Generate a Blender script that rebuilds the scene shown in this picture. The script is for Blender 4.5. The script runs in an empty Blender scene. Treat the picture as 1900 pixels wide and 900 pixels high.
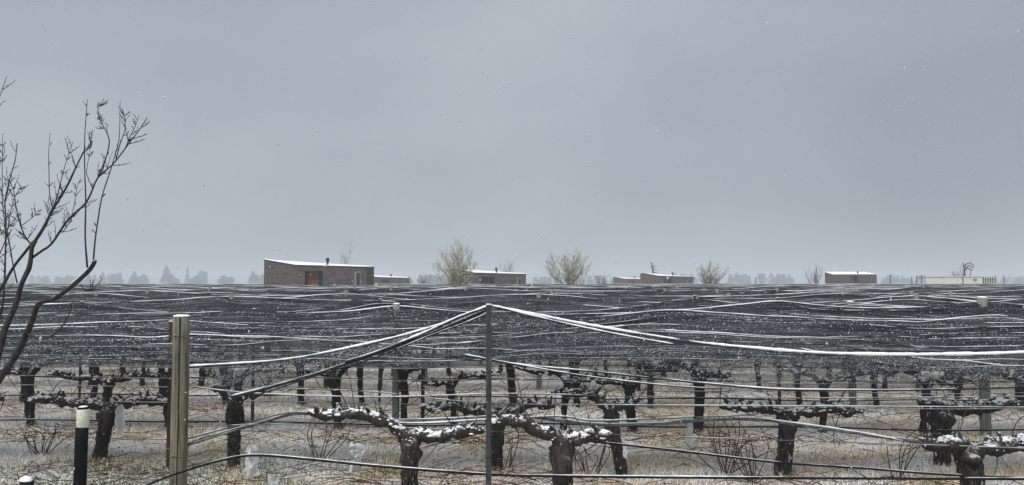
import bpy, math, random
import numpy as np
from mathutils import Vector, noise as mnoise

rng = random.Random(11)
nrng = np.random.default_rng(11)
scene = bpy.context.scene
COL = scene.collection

# ------------------------------------------------------------------ camera
F = 1491.0                    # focal length in pixels of the 1900 px wide photograph
CAM_H = 2.1
PITCH = math.atan(75.0 / F)
cd = bpy.data.cameras.new('camera')
cd.sensor_width = 36.0
cd.lens = 36.0 * F / 1900.0
cd.clip_start = 0.05
cd.clip_end = 6000.0
cam = bpy.data.objects.new('camera', cd)
cam.location = (0, 0, CAM_H)
cam.rotation_euler = (math.pi / 2 + PITCH, 0, 0)
COL.objects.link(cam)
scene.camera = cam

# ------------------------------------------------------------------ world, sun, exposure
SUN_EL, SUN_ROT = math.radians(58), math.radians(208)
world = bpy.data.worlds.new('World')
scene.world = world
world.use_nodes = True
wn, wl = world.node_tree.nodes, world.node_tree.links
wn.clear()
wout = wn.new('ShaderNodeOutputWorld')
wbg = wn.new('ShaderNodeBackground')
wsky = wn.new('ShaderNodeTexSky')
wsky.sky_type = 'NISHITA'
wsky.sun_disc = False
wsky.sun_elevation = SUN_EL
wsky.sun_rotation = SUN_ROT
wco = wn.new('ShaderNodeTexCoord')
wmap = wn.new('ShaderNodeMapping')
wmap.inputs['Scale'].default_value = (1.0, 1.0, 2.0)
wmap.inputs['Location'].default_value = (0.35, 0.2, 0.55)
wnz = wn.new('ShaderNodeTexNoise')
wnz.inputs['Scale'].default_value = 1.7
wnz.inputs['Detail'].default_value = 4.0
wnz.inputs['Roughness'].default_value = 0.45
wr = wn.new('ShaderNodeValToRGB')
wr.color_ramp.elements[0].position = 0.30
wr.color_ramp.elements[0].color = (2.66, 3.05, 3.49, 1)
wr.color_ramp.elements[1].position = 0.70
wr.color_ramp.elements[1].color = (4.10, 4.58, 5.02, 1)
wmix = wn.new('ShaderNodeMixRGB')
wmix.inputs['Fac'].default_value = 0.95           # closed cloud cover under the clear sky
wl.new(wco.outputs['Generated'], wmap.inputs['Vector'])
wl.new(wmap.outputs['Vector'], wnz.inputs['Vector'])
wl.new(wnz.outputs['Fac'], wr.inputs['Fac'])
wl.new(wsky.outputs['Color'], wmix.inputs['Color1'])
wl.new(wr.outputs['Color'], wmix.inputs['Color2'])
wl.new(wmix.outputs['Color'], wbg.inputs['Color'])
wbg.inputs['Strength'].default_value = 0.05
wl.new(wbg.outputs['Background'], wout.inputs['Surface'])

sd = bpy.data.lights.new('sun', 'SUN')
sd.energy = 1.5
sd.angle = math.radians(40)
sd.color = (1.0, 0.97, 0.93)
sun = bpy.data.objects.new('sun', sd)
sun.location = (0, -10, 30)
dv = Vector((math.sin(SUN_ROT) * math.cos(SUN_EL), math.cos(SUN_ROT) * math.cos(SUN_EL), math.sin(SUN_EL)))
sun.rotation_euler = dv.to_track_quat('Z', 'Y').to_euler()
COL.objects.link(sun)

vs = scene.view_settings
vs.view_transform = 'Standard'
vs.look = 'None'
vs.exposure = 1.25
vs.gamma = 1.0
scene.cycles.transparent_max_bounces = 48
scene.cycles.max_bounces = 6
scene.cycles.volume_bounces = 1
scene.cycles.use_denoising = True

# ------------------------------------------------------------------ helpers
def W(px, py, d):
    """point at depth d (metres along +Y) seen at photograph pixel px, py"""
    u = -(py - 450.0) / F
    y = math.cos(PITCH) - u * math.sin(PITCH)
    z = math.sin(PITCH) + u * math.cos(PITCH)
    s = d / y
    return Vector(((px - 950.0) / F * s, d, CAM_H + z * s))

def X(px, d):
    return (px - 950.0) / F * d

def fbm(x, y=0.0, z=0.0):
    return mnoise.noise((x, y, z)) * 0.66 + mnoise.noise((x * 2.1 + 5.1, y * 2.1, z * 2.1)) * 0.34

ORIGIN = {}

def empty(name, loc, rz=0.0):
    o = bpy.data.objects.new(name, None)
    o.empty_display_size = 0.2
    o.location = loc
    o.rotation_euler = (0, 0, rz)
    COL.objects.link(o)
    ORIGIN[o.name] = Vector(loc)
    return o

def tag(o, label=None, cat=None, group=None, kind=None):
    if label: o['label'] = label
    if cat: o['category'] = cat
    if group: o['group'] = group
    if kind: o['kind'] = kind
    return o

def catmull(pts, step=None, n=None):
    P = np.array([tuple(p) for p in pts], float)
    if len(P) < 3:
        m = n or 8
        t = np.linspace(0, 1, m)[:, None]
        return P[0] * (1 - t) + P[1] * t
    Q = np.vstack([2 * P[0] - P[1], P, 2 * P[-1] - P[-2]])
    out = []
    for i in range(len(P) - 1):
        p0, p1, p2, p3 = Q[i], Q[i + 1], Q[i + 2], Q[i + 3]
        m = n or max(2, int(np.linalg.norm(p2 - p1) / (step or 0.1)))
        t = np.linspace(0, 1, m, endpoint=False)[:, None]
        out.append(0.5 * ((2 * p1) + (-p0 + p2) * t + (2 * p0 - 5 * p1 + 4 * p2 - p3) * t ** 2 + (-p0 + 3 * p1 - 3 * p2 + p3) * t ** 3))
    out.append(P[-1][None])
    return np.vstack(out)

class MB:
    def __init__(self):
        self.v, self.f, self.n = [], [], 0
    def add(self, verts, faces):
        verts = np.asarray(verts, float)
        self.v.append(verts)
        k = self.n
        self.f.extend([tuple(i + k for i in fc) for fc in faces])
        self.n += len(verts)
    def tube(self, path, rad, n=6, gnarl=0.0, seed=0.0, fs=6.0, flat=1.0, cap=True):
        P = np.asarray(path, float)
        m = len(P)
        R = np.full(m, rad, float) if np.isscalar(rad) else np.asarray(rad, float)
        if len(R) != m:
            R = np.interp(np.linspace(0, 1, m), np.linspace(0, 1, len(R)), R)
        T = np.gradient(P, axis=0)
        T /= np.linalg.norm(T, axis=1)[:, None] + 1e-9
        up = np.array([0, 0, 1.0])
        if abs(T[:, 2]).mean() > 0.8: up = np.array([0.3, 1.0, 0.0])
        A = np.cross(T, up); A /= np.linalg.norm(A, axis=1)[:, None] + 1e-9
        B = np.cross(A, T)
        th = np.arange(n) * 2 * math.pi / n
        RR = R[:, None] * np.ones((1, n))
        if gnarl:
            s = np.cumsum(np.r_[0, np.linalg.norm(np.diff(P, axis=0), axis=1)])
            for i in range(m):
                for j in range(n):
                    c, sn = math.cos(th[j]), math.sin(th[j])
                    q = mnoise.noise((c * 1.3 + seed, sn * 1.3, s[i] * fs)) + 0.6 * mnoise.noise((c * 2.9, sn * 2.9 + seed, s[i] * fs * 2.2))
                    RR[i, j] *= 1 + gnarl * q
        V = P[:, None, :] + RR[:, :, None] * (np.cos(th)[None, :, None] * A[:, None, :] + np.sin(th)[None, :, None] * B[:, None, :] * flat)
        V = V.reshape(-1, 3)
        fc = []
        for i in range(m - 1):
            for j in range(n):
                a, b = i * n + j, i * n + (j + 1) % n
                fc.append((a, b, b + n, a + n))
        if cap:
            fc.append(tuple(range(n - 1, -1, -1)))
            fc.append(tuple((m - 1) * n + j for j in range(n)))
        self.add(V, fc)
        return self
    def box(self, x0, x1, y0, y1, z0, z1):
        v = [(x0, y0, z0), (x1, y0, z0), (x1, y1, z0), (x0, y1, z0), (x0, y0, z1), (x1, y0, z1), (x1, y1, z1), (x0, y1, z1)]
        self.add(v, [(0, 3, 2, 1), (4, 5, 6, 7), (0, 1, 5, 4), (1, 2, 6, 5), (2, 3, 7, 6), (3, 0, 4, 7)])
        return self
    def prism(self, bottom, top):
        n = len(bottom)
        self.add(list(bottom) + list(top), [tuple(range(n - 1, -1, -1)), tuple(range(n, 2 * n))] + [(i, (i + 1) % n, (i + 1) % n + n, i + n) for i in range(n)])
        return self
    def grid(self, V):
        a, b = V.shape[:2]
        fc = [(i * b + j, i * b + j + 1, (i + 1) * b + j + 1, (i + 1) * b + j) for i in range(a - 1) for j in range(b - 1)]
        self.add(V.reshape(-1, 3), fc)
        return self
    def mesh(self, name, mat, off=(0, 0, 0), smooth=True):
        me = bpy.data.meshes.new(name)
        V = np.vstack(self.v) - np.array(tuple(off))
        me.from_pydata(V.tolist(), [], self.f)
        if smooth: me.polygons.foreach_set('use_smooth', [True] * len(me.polygons))
        me.materials.append(mat)
        me.update()
        return me
    def build(self, name, mat, parent=None, smooth=True):
        off = ORIGIN[parent.name] if parent is not None else Vector((0, 0, 0))
        o = bpy.data.objects.new(name, self.mesh(name, mat, off, smooth))
        COL.objects.link(o)
        if parent is not None: o.parent = parent
        ORIGIN[o.name] = Vector(off)
        return o

def copy_tree(o, parent=None):
    c = o.copy()
    COL.objects.link(c)
    if parent is not None: c.parent = parent
    for ch in list(o.children): copy_tree(ch, c)
    return c

def tri_cloud(name, V3, mat, parent=None, k=3):
    """loose small faces, V3 is (n, k, 3)"""
    n = len(V3)
    off = ORIGIN[parent.name] if parent is not None else Vector((0, 0, 0))
    me = bpy.data.meshes.new(name)
    me.vertices.add(n * k); me.loops.add(n * k); me.polygons.add(n)
    me.vertices.foreach_set('co', (V3.reshape(-1, 3) - np.array(tuple(off))).ravel())
    me.loops.foreach_set('vertex_index', np.arange(n * k))
    me.polygons.foreach_set('loop_start', np.arange(n) * k)
    me.polygons.foreach_set('loop_total', np.full(n, k))
    me.materials.append(mat)
    me.update(calc_edges=True); me.validate()
    o = bpy.data.objects.new(name, me)
    COL.objects.link(o)
    if parent is not None: o.parent = parent
    ORIGIN[o.name] = Vector(off)
    return o

# ------------------------------------------------------------------ materials
def new_mat(name, rough=0.9, spec=0.2):
    m = bpy.data.materials.new(name)
    m.use_nodes = True
    nt = m.node_tree
    b = nt.nodes['Principled BSDF']
    b.inputs['Roughness'].default_value = rough
    b.inputs['Specular IOR Level'].default_value = spec
    return m, nt, b

def nz(nt, scale=5.0, detail=4.0, rough=0.6, stretch=(1, 1, 1), coord='Object'):
    tc = nt.nodes.new('ShaderNodeTexCoord')
    mp = nt.nodes.new('ShaderNodeMapping')
    mp.inputs['Scale'].default_value = stretch
    t = nt.nodes.new('ShaderNodeTexNoise')
    t.inputs['Scale'].default_value = scale
    t.inputs['Detail'].default_value = detail
    t.inputs['Roughness'].default_value = rough
    nt.links.new(tc.outputs[coord], mp.inputs['Vector'])
    nt.links.new(mp.outputs['Vector'], t.inputs['Vector'])
    return t.outputs['Fac']

def ramp(nt, fac, stops):
    r = nt.nodes.new('ShaderNodeValToRGB')
    e = r.color_ramp.elements
    while len(e) < len(stops): e.new(0.5)
    for i, (p, c) in enumerate(stops):
        e[i].position = p
        e[i].color = (c, c, c, 1) if not hasattr(c, '__len__') else (*c, 1)
    nt.links.new(fac, r.inputs['Fac'])
    return r.outputs['Color']

def mixc(nt, fac, a, b, mode='MIX'):
    m = nt.nodes.new('ShaderNodeMixRGB')
    m.blend_type = mode
    for s, v in (('Fac', fac), ('Color1', a), ('Color2', b)):
        if hasattr(v, 'node'): nt.links.new(v, m.inputs[s])
        else: m.inputs[s].default_value = v if s == 'Fac' else (*v, 1)
    return m.outputs['Color']

def mth(nt, op, a, b=0.0, clamp=False):
    m = nt.nodes.new('ShaderNodeMath')
    m.operation = op
    m.use_clamp = clamp
    for i, v in enumerate((a, b)):
        if hasattr(v, 'node'): nt.links.new(v, m.inputs[i])
        else: m.inputs[i].default_value = v
    return m.outputs[0]

def bump(nt, b, h, strength=0.5, dist=0.02):
    n = nt.nodes.new('ShaderNodeBump')
    n.inputs['Strength'].default_value = strength
    n.inputs['Distance'].default_value = dist
    nt.links.new(h, n.inputs['Height'])
    nt.links.new(n.outputs['Normal'], b.inputs['Normal'])

def simple(name, c1, c2, scale=8.0, rough=0.85, stretch=(1, 1, 1), bs=0.3, bd=0.01, spec=0.2, lo=0.35, hi=0.65):
    m, nt, b = new_mat(name, rough, spec)
    f = nz(nt, scale, 5.0, 0.65, stretch)
    nt.links.new(ramp(nt, f, [(lo, c1), (hi, c2)]), b.inputs['Base Color'])
    if bs: bump(nt, b, f, bs, bd)
    return m

def up_factor(nt, lo, hi):
    g = nt.nodes.new('ShaderNodeNewGeometry')
    s = nt.nodes.new('ShaderNodeSeparateXYZ')
    nt.links.new(g.outputs['Normal'], s.inputs[0])
    return ramp(nt, s.outputs['Z'], [(lo, 0.0), (hi, 1.0)])

SNOWC = (0.86, 0.89, 0.92)
M = {}
M['snow'] = simple('snow', (0.80, 0.84, 0.88), (0.90, 0.92, 0.94), 40, 0.8, bs=0.6, bd=0.01)
M['flake'] = simple('snowflake', (0.44, 0.47, 0.50), (0.55, 0.58, 0.61), 40, 0.8, bs=0)
M['rope'] = simple('net_rope', (0.010, 0.011, 0.013), (0.05, 0.055, 0.06), 60, 0.9, spec=0.1)
M['furl'] = simple('furled_netting', (0.03, 0.033, 0.036), (0.20, 0.21, 0.22), 45, 0.9, (0.4, 1.5, 1.5), spec=0.1)
M['hose'] = simple('black_hose', (0.006, 0.006, 0.007), (0.018, 0.018, 0.019), 30, 0.75, spec=0.1)
M['wire'] = simple('galvanised_wire', (0.05, 0.052, 0.055), (0.16, 0.165, 0.17), 30, 0.6)

def dusted(name, c1, c2, scale, stretch, amt=0.5, rough=0.9, bs=0.8, bd=0.02, upl=0.2, uph=0.9):
    m, nt, b = new_mat(name, rough)
    f = nz(nt, scale, 6.0, 0.7, stretch)
    base = ramp(nt, f, [(0.32, c1), (0.68, c2)])
    sp = ramp(nt, nz(nt, 26, 3.0, 0.6), [(0.62 - 0.25 * amt, 0.0), (0.72 - 0.25 * amt, 1.0)])
    fac = mth(nt, 'MULTIPLY', sp, up_factor(nt, upl, uph))
    nt.links.new(mixc(nt, fac, base, SNOWC), b.inputs['Base Color'])
    bump(nt, b, f, bs, bd)
    return m

M['bark'] = dusted('vine_bark', (0.007, 0.006, 0.006), (0.085, 0.072, 0.062), 30, (1.6, 1.6, 0.22), 0.5)
M['bark_far'] = dusted('vine_bark_plain', (0.006, 0.005, 0.005), (0.050, 0.043, 0.038), 26, (1.6, 1.6, 0.25), 0.4)
M['branch'] = dusted('tree_bark', (0.010, 0.009, 0.010), (0.060, 0.054, 0.053), 40, (1, 1, 0.5), 0.55, bs=0.4, upl=0.45, uph=0.95)
M['twig'] = simple('twig_bark', (0.018, 0.015, 0.015), (0.055, 0.045, 0.043), 30, 0.85, bs=0)
M['pruning'] = simple('pruned_cane', (0.025, 0.014, 0.013), (0.12, 0.065, 0.052), 6, 0.8, bs=0)
M['bud'] = simple('bud', (0.09, 0.07, 0.05), (0.2, 0.16, 0.11), 30, 0.85, bs=0)

# weathered wooden post with vertical grain
m, nt, b = new_mat('weathered_post_wood', 0.9)
g1 = nz(nt, 34, 6, 0.8, (1.0, 1.0, 0.05))
g2 = nz(nt, 3, 4, 0.6, (1, 1, 0.6))
c = ramp(nt, g1, [(0.36, (0.045, 0.042, 0.030)), (0.47, (0.145, 0.137, 0.098)), (0.66, (0.28, 0.265, 0.195))])
c = mixc(nt, ramp(nt, g2, [(0.4, 0.0), (0.7, 0.55)]), c, (0.10, 0.098, 0.062))
nt.links.new(c, b.inputs['Base Color'])
bump(nt, b, g1, 0.7, 0.01)
M['post_wood'] = m
M['post_grey'] = simple('grey_post_wood', (0.10, 0.105, 0.095), (0.24, 0.245, 0.22), 16, 0.9, (2, 2, 0.2))
M['crack'] = simple('split_shadow_wood', (0.025, 0.022, 0.018), (0.05, 0.045, 0.035), 20, 0.95, bs=0)
M['steel'] = simple('dark_steel', (0.018, 0.020, 0.021), (0.065, 0.07, 0.072), 30, 0.65, (1, 1, 0.2), spec=0.25)
M['rust'] = simple('rusty_steel', (0.022, 0.014, 0.012), (0.085, 0.048, 0.036), 30, 0.9, (1, 1, 0.4))
M['bamboo'] = simple('bamboo', (0.22, 0.17, 0.10), (0.42, 0.34, 0.22), 18, 0.7, (1, 1, 0.3))
M['black_pole'] = simple('black_pole_paint', (0.004, 0.004, 0.0045), (0.010, 0.010, 0.011), 12, 0.7, spec=0.08)
M['cream_cap'] = simple('cream_band', (0.58, 0.58, 0.46), (0.72, 0.72, 0.60), 24, 0.7, bs=0.1)
m, nt, b = new_mat('thin_white_plastic', 0.45, 0.4)
f = nz(nt, 20, 4)
nt.links.new(ramp(nt, f, [(0.3, (0.48, 0.51, 0.53)), (0.7, (0.66, 0.68, 0.70))]), b.inputs['Base Color'])
b.inputs['Alpha'].default_value = 0.82
bump(nt, b, f, 0.5, 0.02)
M['plastic'] = m

# hail net: black knitted mesh; its openings let light through; dusted with caught snow
def net_material(name, cov, snowy):
    m = bpy.data.materials.new(name)
    m.use_nodes = True
    nt = m.node_tree
    nt.nodes.clear()
    out = nt.nodes.new('ShaderNodeOutputMaterial')
    tr = nt.nodes.new('ShaderNodeBsdfTransparent')
    df = nt.nodes.new('ShaderNodeBsdfPrincipled')
    df.inputs['Roughness'].default_value = 0.85
    df.inputs['Specular IOR Level'].default_value = 0.1
    mx = nt.nodes.new('ShaderNodeMixShader')
    broad = nz(nt, 2.2, 4, 0.65, (0.30, 3.0, 3.0))        # drifts running along the row
    grain = nz(nt, 120, 2, 0.6, (0.75, 1.0, 1.2))         # single stitches and caught flakes
    strk = nz(nt, 14, 4, 0.65, (0.10, 3.0, 3.4))          # gathered threads
    speck = ramp(nt, grain, [(0.50, 0.0), (0.62, 1.0)])
    sfac = mth(nt, 'MULTIPLY', ramp(nt, broad, [(0.42, 0.10 * snowy), (0.60, 0.45 * snowy), (0.72, 0.95 * snowy)]), speck)
    top = mth(nt, 'MULTIPLY', up_factor(nt, 0.80, 0.97), ramp(nt, strk, [(0.50, 0.0), (0.62, 0.9 * snowy)]))
    sfac = mth(nt, 'MAXIMUM', sfac, mth(nt, 'MULTIPLY', top, ramp(nt, grain, [(0.36, 0.0), (0.52, 1.0)])))
    base = ramp(nt, strk, [(0.3, (0.004, 0.005, 0.008)), (0.7, (0.013, 0.017, 0.025))])
    nt.links.new(mixc(nt, sfac, base, SNOWC), df.inputs['Base Color'])
    th = ramp(nt, strk, [(0.32, max(0.0, cov - 0.14)), (0.68, min(1.0, cov + 0.20))])
    gr = ramp(nt, grain, [(0.35, 0.70), (0.62, 1.2)])
    al = mth(nt, 'MAXIMUM', mth(nt, 'MULTIPLY', th, gr, True), mth(nt, 'MULTIPLY', sfac, 0.7), True)
    nt.links.new(al, mx.inputs['Fac'])
    nt.links.new(tr.outputs[0], mx.inputs[1])
    nt.links.new(df.outputs[0], mx.inputs[2])
    nt.links.new(mx.outputs[0], out.inputs['Surface'])
    return m
M['net'] = net_material('black_hail_net', 0.74, 0.32)
M['net_front'] = net_material('black_hail_net_single', 0.44, 0.40)

# buildings
m, nt, b = new_mat('dark_brick', 0.9)
tc = nt.nodes.new('ShaderNodeTexCoord')
sep = nt.nodes.new('ShaderNodeSeparateXYZ'); nt.links.new(tc.outputs['Object'], sep.inputs[0])
cmb = nt.nodes.new('ShaderNodeCombineXYZ')
nt.links.new(mth(nt, 'ADD', sep.outputs['X'], mth(nt, 'MULTIPLY', sep.outputs['Y'], 0.7)), cmb.inputs[0])
nt.links.new(sep.outputs['Z'], cmb.inputs[1])
bk = nt.nodes.new('ShaderNodeTexBrick')
bk.inputs['Scale'].default_value = 0.9
bk.inputs['Color1'].default_value = (0.042, 0.032, 0.033, 1)
bk.inputs['Color2'].default_value = (0.105, 0.070, 0.064, 1)
bk.inputs['Mortar'].default_value = (0.11, 0.10, 0.10, 1)
bk.inputs['Mortar Size'].default_value = 0.014
nt.links.new(cmb.outputs[0], bk.inputs['Vector'])
nt.links.new(mixc(nt, ramp(nt, nz(nt, 5, 6, 0.8), [(0.42, 0.0), (0.66, 0.85)]), bk.outputs['Color'], (0.135, 0.108, 0.10)), b.inputs['Base Color'])
bump(nt, b, bk.outputs['Fac'], 0.4, 0.02)
M['brick'] = m
M['house_wood'] = simple('orange_stained_wood', (0.20, 0.075, 0.028), (0.42, 0.165, 0.05), 5, 0.6, (5, 5, 0.4))
M['house_dark'] = simple('dark_frame', (0.012, 0.011, 0.012), (0.03, 0.028, 0.03), 6, 0.5)
M['house_frame'] = simple('grey_window_frame', (0.20, 0.205, 0.21), (0.30, 0.305, 0.31), 6, 0.5)
m, nt, b = new_mat('window_glass', 0.06, 0.5)
b.inputs['Base Color'].default_value = (0.02, 0.023, 0.027, 1)
M['pane'] = m
M['white_panel'] = simple('white_panel', (0.68, 0.68, 0.60), (0.80, 0.80, 0.72), 1.5, 0.7, bs=0.1)
M['conifer'] = simple('conifer_needles', (0.020, 0.032, 0.024), (0.055, 0.075, 0.050), 1.5, 0.9, bs=0)
M['leaf_pale'] = simple('pale_leaves', (0.34, 0.30, 0.15), (0.74, 0.68, 0.44), 6, 0.85, bs=0)
M['leaf_green'] = simple('yellow_green_leaves', (0.20, 0.19, 0.07), (0.45, 0.42, 0.19), 4, 0.85, bs=0)
M['grey_twigs'] = simple('grey_twigs', (0.085, 0.078, 0.072), (0.17, 0.155, 0.14), 5, 0.9, bs=0)

# ground
m, nt, b = new_mat('winter_ground', 0.95)
n1 = nz(nt, 0.9, 6, 0.65, (0.55, 1.2, 1))
n2 = nz(nt, 22, 6, 0.8)
n3 = nz(nt, 46, 5, 0.8)
n4 = nz(nt, 0.45, 4, 0.6)
soil = ramp(nt, n2, [(0.26, (0.12, 0.092, 0.065)), (0.42, (0.38, 0.305, 0.21)), (0.64, (0.62, 0.52, 0.375))])
soil = mixc(nt, ramp(nt, n4, [(0.56, 0.0), (0.70, 0.5)]), soil, (0.06, 0.075, 0.03))
sn = mth(nt, 'ADD', mth(nt, 'MULTIPLY', n1, 0.35), mth(nt, 'MULTIPLY', n3, 0.65))
nt.links.new(mixc(nt, ramp(nt, sn, [(0.45, 0.0), (0.51, 0.95)]), soil, SNOWC), b.inputs['Base Color'])
bump(nt, b, n3, 0.9, 0.04)
M['ground'] = m

def grass_mat(name, c1, c2, snowlo):
    m, nt, b = new_mat(name, 0.9)
    f = nz(nt, 6, 4, 0.7)
    c = ramp(nt, f, [(0.32, c1), (0.68, c2)])
    s = mth(nt, 'ADD', mth(nt, 'MULTIPLY', nz(nt, 1.1, 4, 0.6, (0.55, 1.2, 1)), 0.5), mth(nt, 'MULTIPLY', nz(nt, 70, 3, 0.7), 0.5))
    nt.links.new(mixc(nt, ramp(nt, s, [(snowlo, 0.0), (snowlo + 0.05, 0.9)]), c, SNOWC), b.inputs['Base Color'])
    return m
M['straw'] = grass_mat('dry_straw', (0.38, 0.28, 0.16), (0.82, 0.68, 0.46), 0.498)
M['green'] = grass_mat('frosted_green_grass', (0.045, 0.085, 0.025), (0.13, 0.20, 0.065), 0.545)

# ------------------------------------------------------------------ ground
def gh(x, y):
    k = max(0.0, min(1.0, (60 - y) / 20))
    return k * (0.035 * mnoise.noise((x * 0.6, y * 0.6, 3.0)) + 0.02 * mnoise.noise((x * 2.3, y * 2.3, 8.0)))

xs = np.concatenate([[-1450, -700, -300, -120, -60], np.arange(-30, 30.01, 0.3), [60, 120, 300, 700, 1450]])
ys = np.concatenate([[-25, -8, 0], np.arange(3, 32.01, 0.25), [40, 60, 100, 180, 320, 600, 1000, 1500]])
V = np.zeros((len(ys), len(xs), 3))
for i, y in enumerate(ys):
    for j, x in enumerate(xs):
        V[i, j] = (x, y, gh(x, y) if abs(x) < 31 and 2.9 < y < 33 else 0.0)
tag(MB().grid(V).build('ground', M['ground']), kind='structure')

# ------------------------------------------------------------------ vineyard rows
N_ROWS_NEAR = 34
SLOPE = -0.055
def row_d(k): return 7.2 + 2.2 * k           # k = 0 is the front row
def row_y(k, x): return row_d(k) + SLOPE * x
ORD = ['first', 'second', 'third', 'fourth', 'fifth', 'sixth', 'seventh', 'eighth', 'ninth', 'tenth', 'eleventh', 'twelfth', 'thirteenth',
       'fourteenth', 'fifteenth', 'sixteenth', 'seventeenth', 'eighteenth', 'nineteenth', 'twentieth', 'twenty-first', 'twenty-second',
       'twenty-third', 'twenty-fourth', 'twenty-fifth', 'twenty-sixth', 'twenty-seventh', 'twenty-eighth', 'twenty-ninth', 'thirtieth',
       'thirty-first', 'thirty-second', 'thirty-third', 'thirty-fourth', 'thirty-fifth', 'thirty-sixth']

def PW(px, py, k=0, dy=0.0):
    """pixel to a point in the vertical plane of row k"""
    d = row_d(k)
    for _ in range(4):
        p = W(px, py, d + dy)
        d = row_y(k, p.x)
    return W(px, py, d + dy)

# supports: (px, top py) of the tent peaks seen in the nearer rows
SUP = {
    1: [(-700, 572), (318, 594), (1230, 574), (2300, 590)],
    2: [(-420, 560), (470, 576), (735, 567), (1445, 556), (1825, 557), (2500, 560)],
    3: [(-500, 556), (150, 562), (705, 557), (1290, 551), (1575, 563), (2300, 553)],
    4: [(-300, 550), (430, 548), (1000, 545), (1700, 547), (2400, 549)],
}
supports = {}
for k in range(1, N_ROWS_NEAR + 1):
    if k in SUP:
        supports[k] = [(PW(px, py, k).x, PW(px, py, k).z) for px, py in SUP[k]]
    else:
        x = -0.72 * row_d(k) - rng.uniform(2, 6)
        L = []
        while x < 0.72 * row_d(k) + 8:
            L.append((x, rng.uniform(1.80, 1.97)))
            x += rng.uniform(4.2, 7.5)
        supports[k] = L
sags = {k: [(rng.uniform(0.10, 0.20) if k < 3 else rng.uniform(0.10, 0.26) if k < 9 else rng.uniform(0.04, 0.2)) * min(1.0, (b[0] - a[0]) / 4.0) for a, b in zip(supports[k][:-1], supports[k][1:])] for k in supports}

FRONT_R = [(910, 569), (1000, 587), (1080, 603), (1180, 620), (1300, 638), (1400, 648), (1500, 656), (1620, 660), (1750, 660), (1900, 656), (2080, 640)]
FRONT_L = [(340, 682), (500, 672), (600, 657), (740, 626), (840, 596), (906, 569)]
fr_pts = [PW(px, py, 0) for px, py in FRONT_L + FRONT_R[1:]]
fr_x = np.array([p.x for p in fr_pts]); fr_z = np.array([p.z for p in fr_pts])

def ridge_raw(k, x):
    L = supports[k]
    for i in range(len(L) - 1):
        if L[i][0] <= x <= L[i + 1][0]:
            t = (x - L[i][0]) / (L[i + 1][0] - L[i][0])
            return L[i][1] * (1 - t) + L[i + 1][1] * t - 4 * sags[k][i] * t * (1 - t)
    return L[0][1] if x < L[0][0] else L[-1][1]

def ridge_z(k, x):
    if k == 0:
        return float(np.interp(x, fr_x, fr_z))
    w = 0.22 if k < 4 else 0.6
    return (ridge_raw(k, x - w) + 2 * ridge_raw(k, x) + ridge_raw(k, x + w)) / 4 + 0.025 * fbm(x * 0.45, k * 9.1)

def valley_z(k, x):
    """low line of the canopy between rows k and k+1"""
    a = 1.24 + 0.13 * fbm(x * 0.35, k * 3.7) + (0.0 if k > 0 else 0.03)
    return min(a, ridge_z(k, x) - 0.12, ridge_z(k + 1, x) - 0.16)

def canopy_point(k, x, v):
    """v in -1..0 front slope (valley to ridge), 0..1 rear slope"""
    y0 = row_y(k, x)
    rz = ridge_z(k, x)
    vz = valley_z(k - 1, x) if v < 0 else valley_z(k, x)
    t = abs(v)
    s = t ** 0.82
    z = rz * (1 - s) + vz * s
    e = min(1, 8 * t) * min(1, 6 * (1 - t) + 0.15)
    w = fbm(x * 0.22, k * 5.3 + (0 if v < 0 else 9), 1.0)
    fold = 0.026 * math.sin(2 * math.pi * (t * 2.6 + 0.9 * w) + k) * e
    if k < 12:
        ph = t * 9.0 + 1.6 * w + 0.5 * fbm(x * 0.7, k * 2.0, 3.0)
        fold += 0.030 * (abs((ph % 1.0) * 2 - 1) * 2 - 1) * e * (0.55 + 0.75 * fbm(x * 0.5, t * 6, k * 1.1 + 4))
    y = y0 + v * 1.1 + 0.05 * fbm(x * 0.4, k * 2.2, 7.0) * (1 - t)
    return (x, y, z + fold + 0.012 * fbm(x * 1.7, v * 4, k * 1.3))

def resample(P, step):
    P = np.asarray(P, float)
    s = np.cumsum(np.r_[0, np.linalg.norm(np.diff(P, axis=0), axis=1)])
    t = np.linspace(0, s[-1], max(3, int(s[-1] / step)))
    return np.stack([np.interp(t, s, P[:, c]) for c in range(3)], axis=1), t

def snow_on(mb, path, r0, seed, lift=0.6, gap=0.0, n=5, wob=5.0, step=0.045):
    """lumpy snow lying along a path; leaves gaps"""
    P, s = resample(path, step)
    q = np.array([0.75 * fbm(t * wob + seed, seed * 1.7) + 0.45 * fbm(t * wob * 4.1, seed) + 1.1 * fbm(t * 0.6 + seed, 4.4) for t in s])
    R = r0 * np.clip(0.72 + 1.15 * q - gap, 0.0, 1.9)
    P[:, 2] += lift * r0
    P[:, 2] += 0.25 * r0 * np.array([fbm(t * 17 + seed, 1.0) for t in s])
    i = 0
    while i < len(P):
        if R[i] < r0 * 0.15: i += 1; continue
        j = i
        while j < len(P) and R[j] >= r0 * 0.15: j += 1
        if j - i >= 2:
            rr = R[i:j].copy(); rr[0] *= 0.4; rr[-1] *= 0.4
            mb.tube(P[i:j], rr, n, flat=0.75)
        i = j

def rope(parent, path, r, snow_r, seed, gap=0.0, name='rope', mat='rope', n=5, lift=None):
    rp = MB().tube(path, r, n).build(name, M[mat], parent)
    if snow_r:
        mb = MB()
        st = max(0.04, abs(path[0][1]) * 0.005)
        snow_on(mb, path, snow_r, seed, lift=(r + 0.35 * snow_r) / snow_r if lift is None else lift, gap=gap, step=st, wob=min(5.0, 0.2 / st))
        if mb.n: tag(mb.build('snow', M['snow'], rp), kind='stuff')
    return rp

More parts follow.
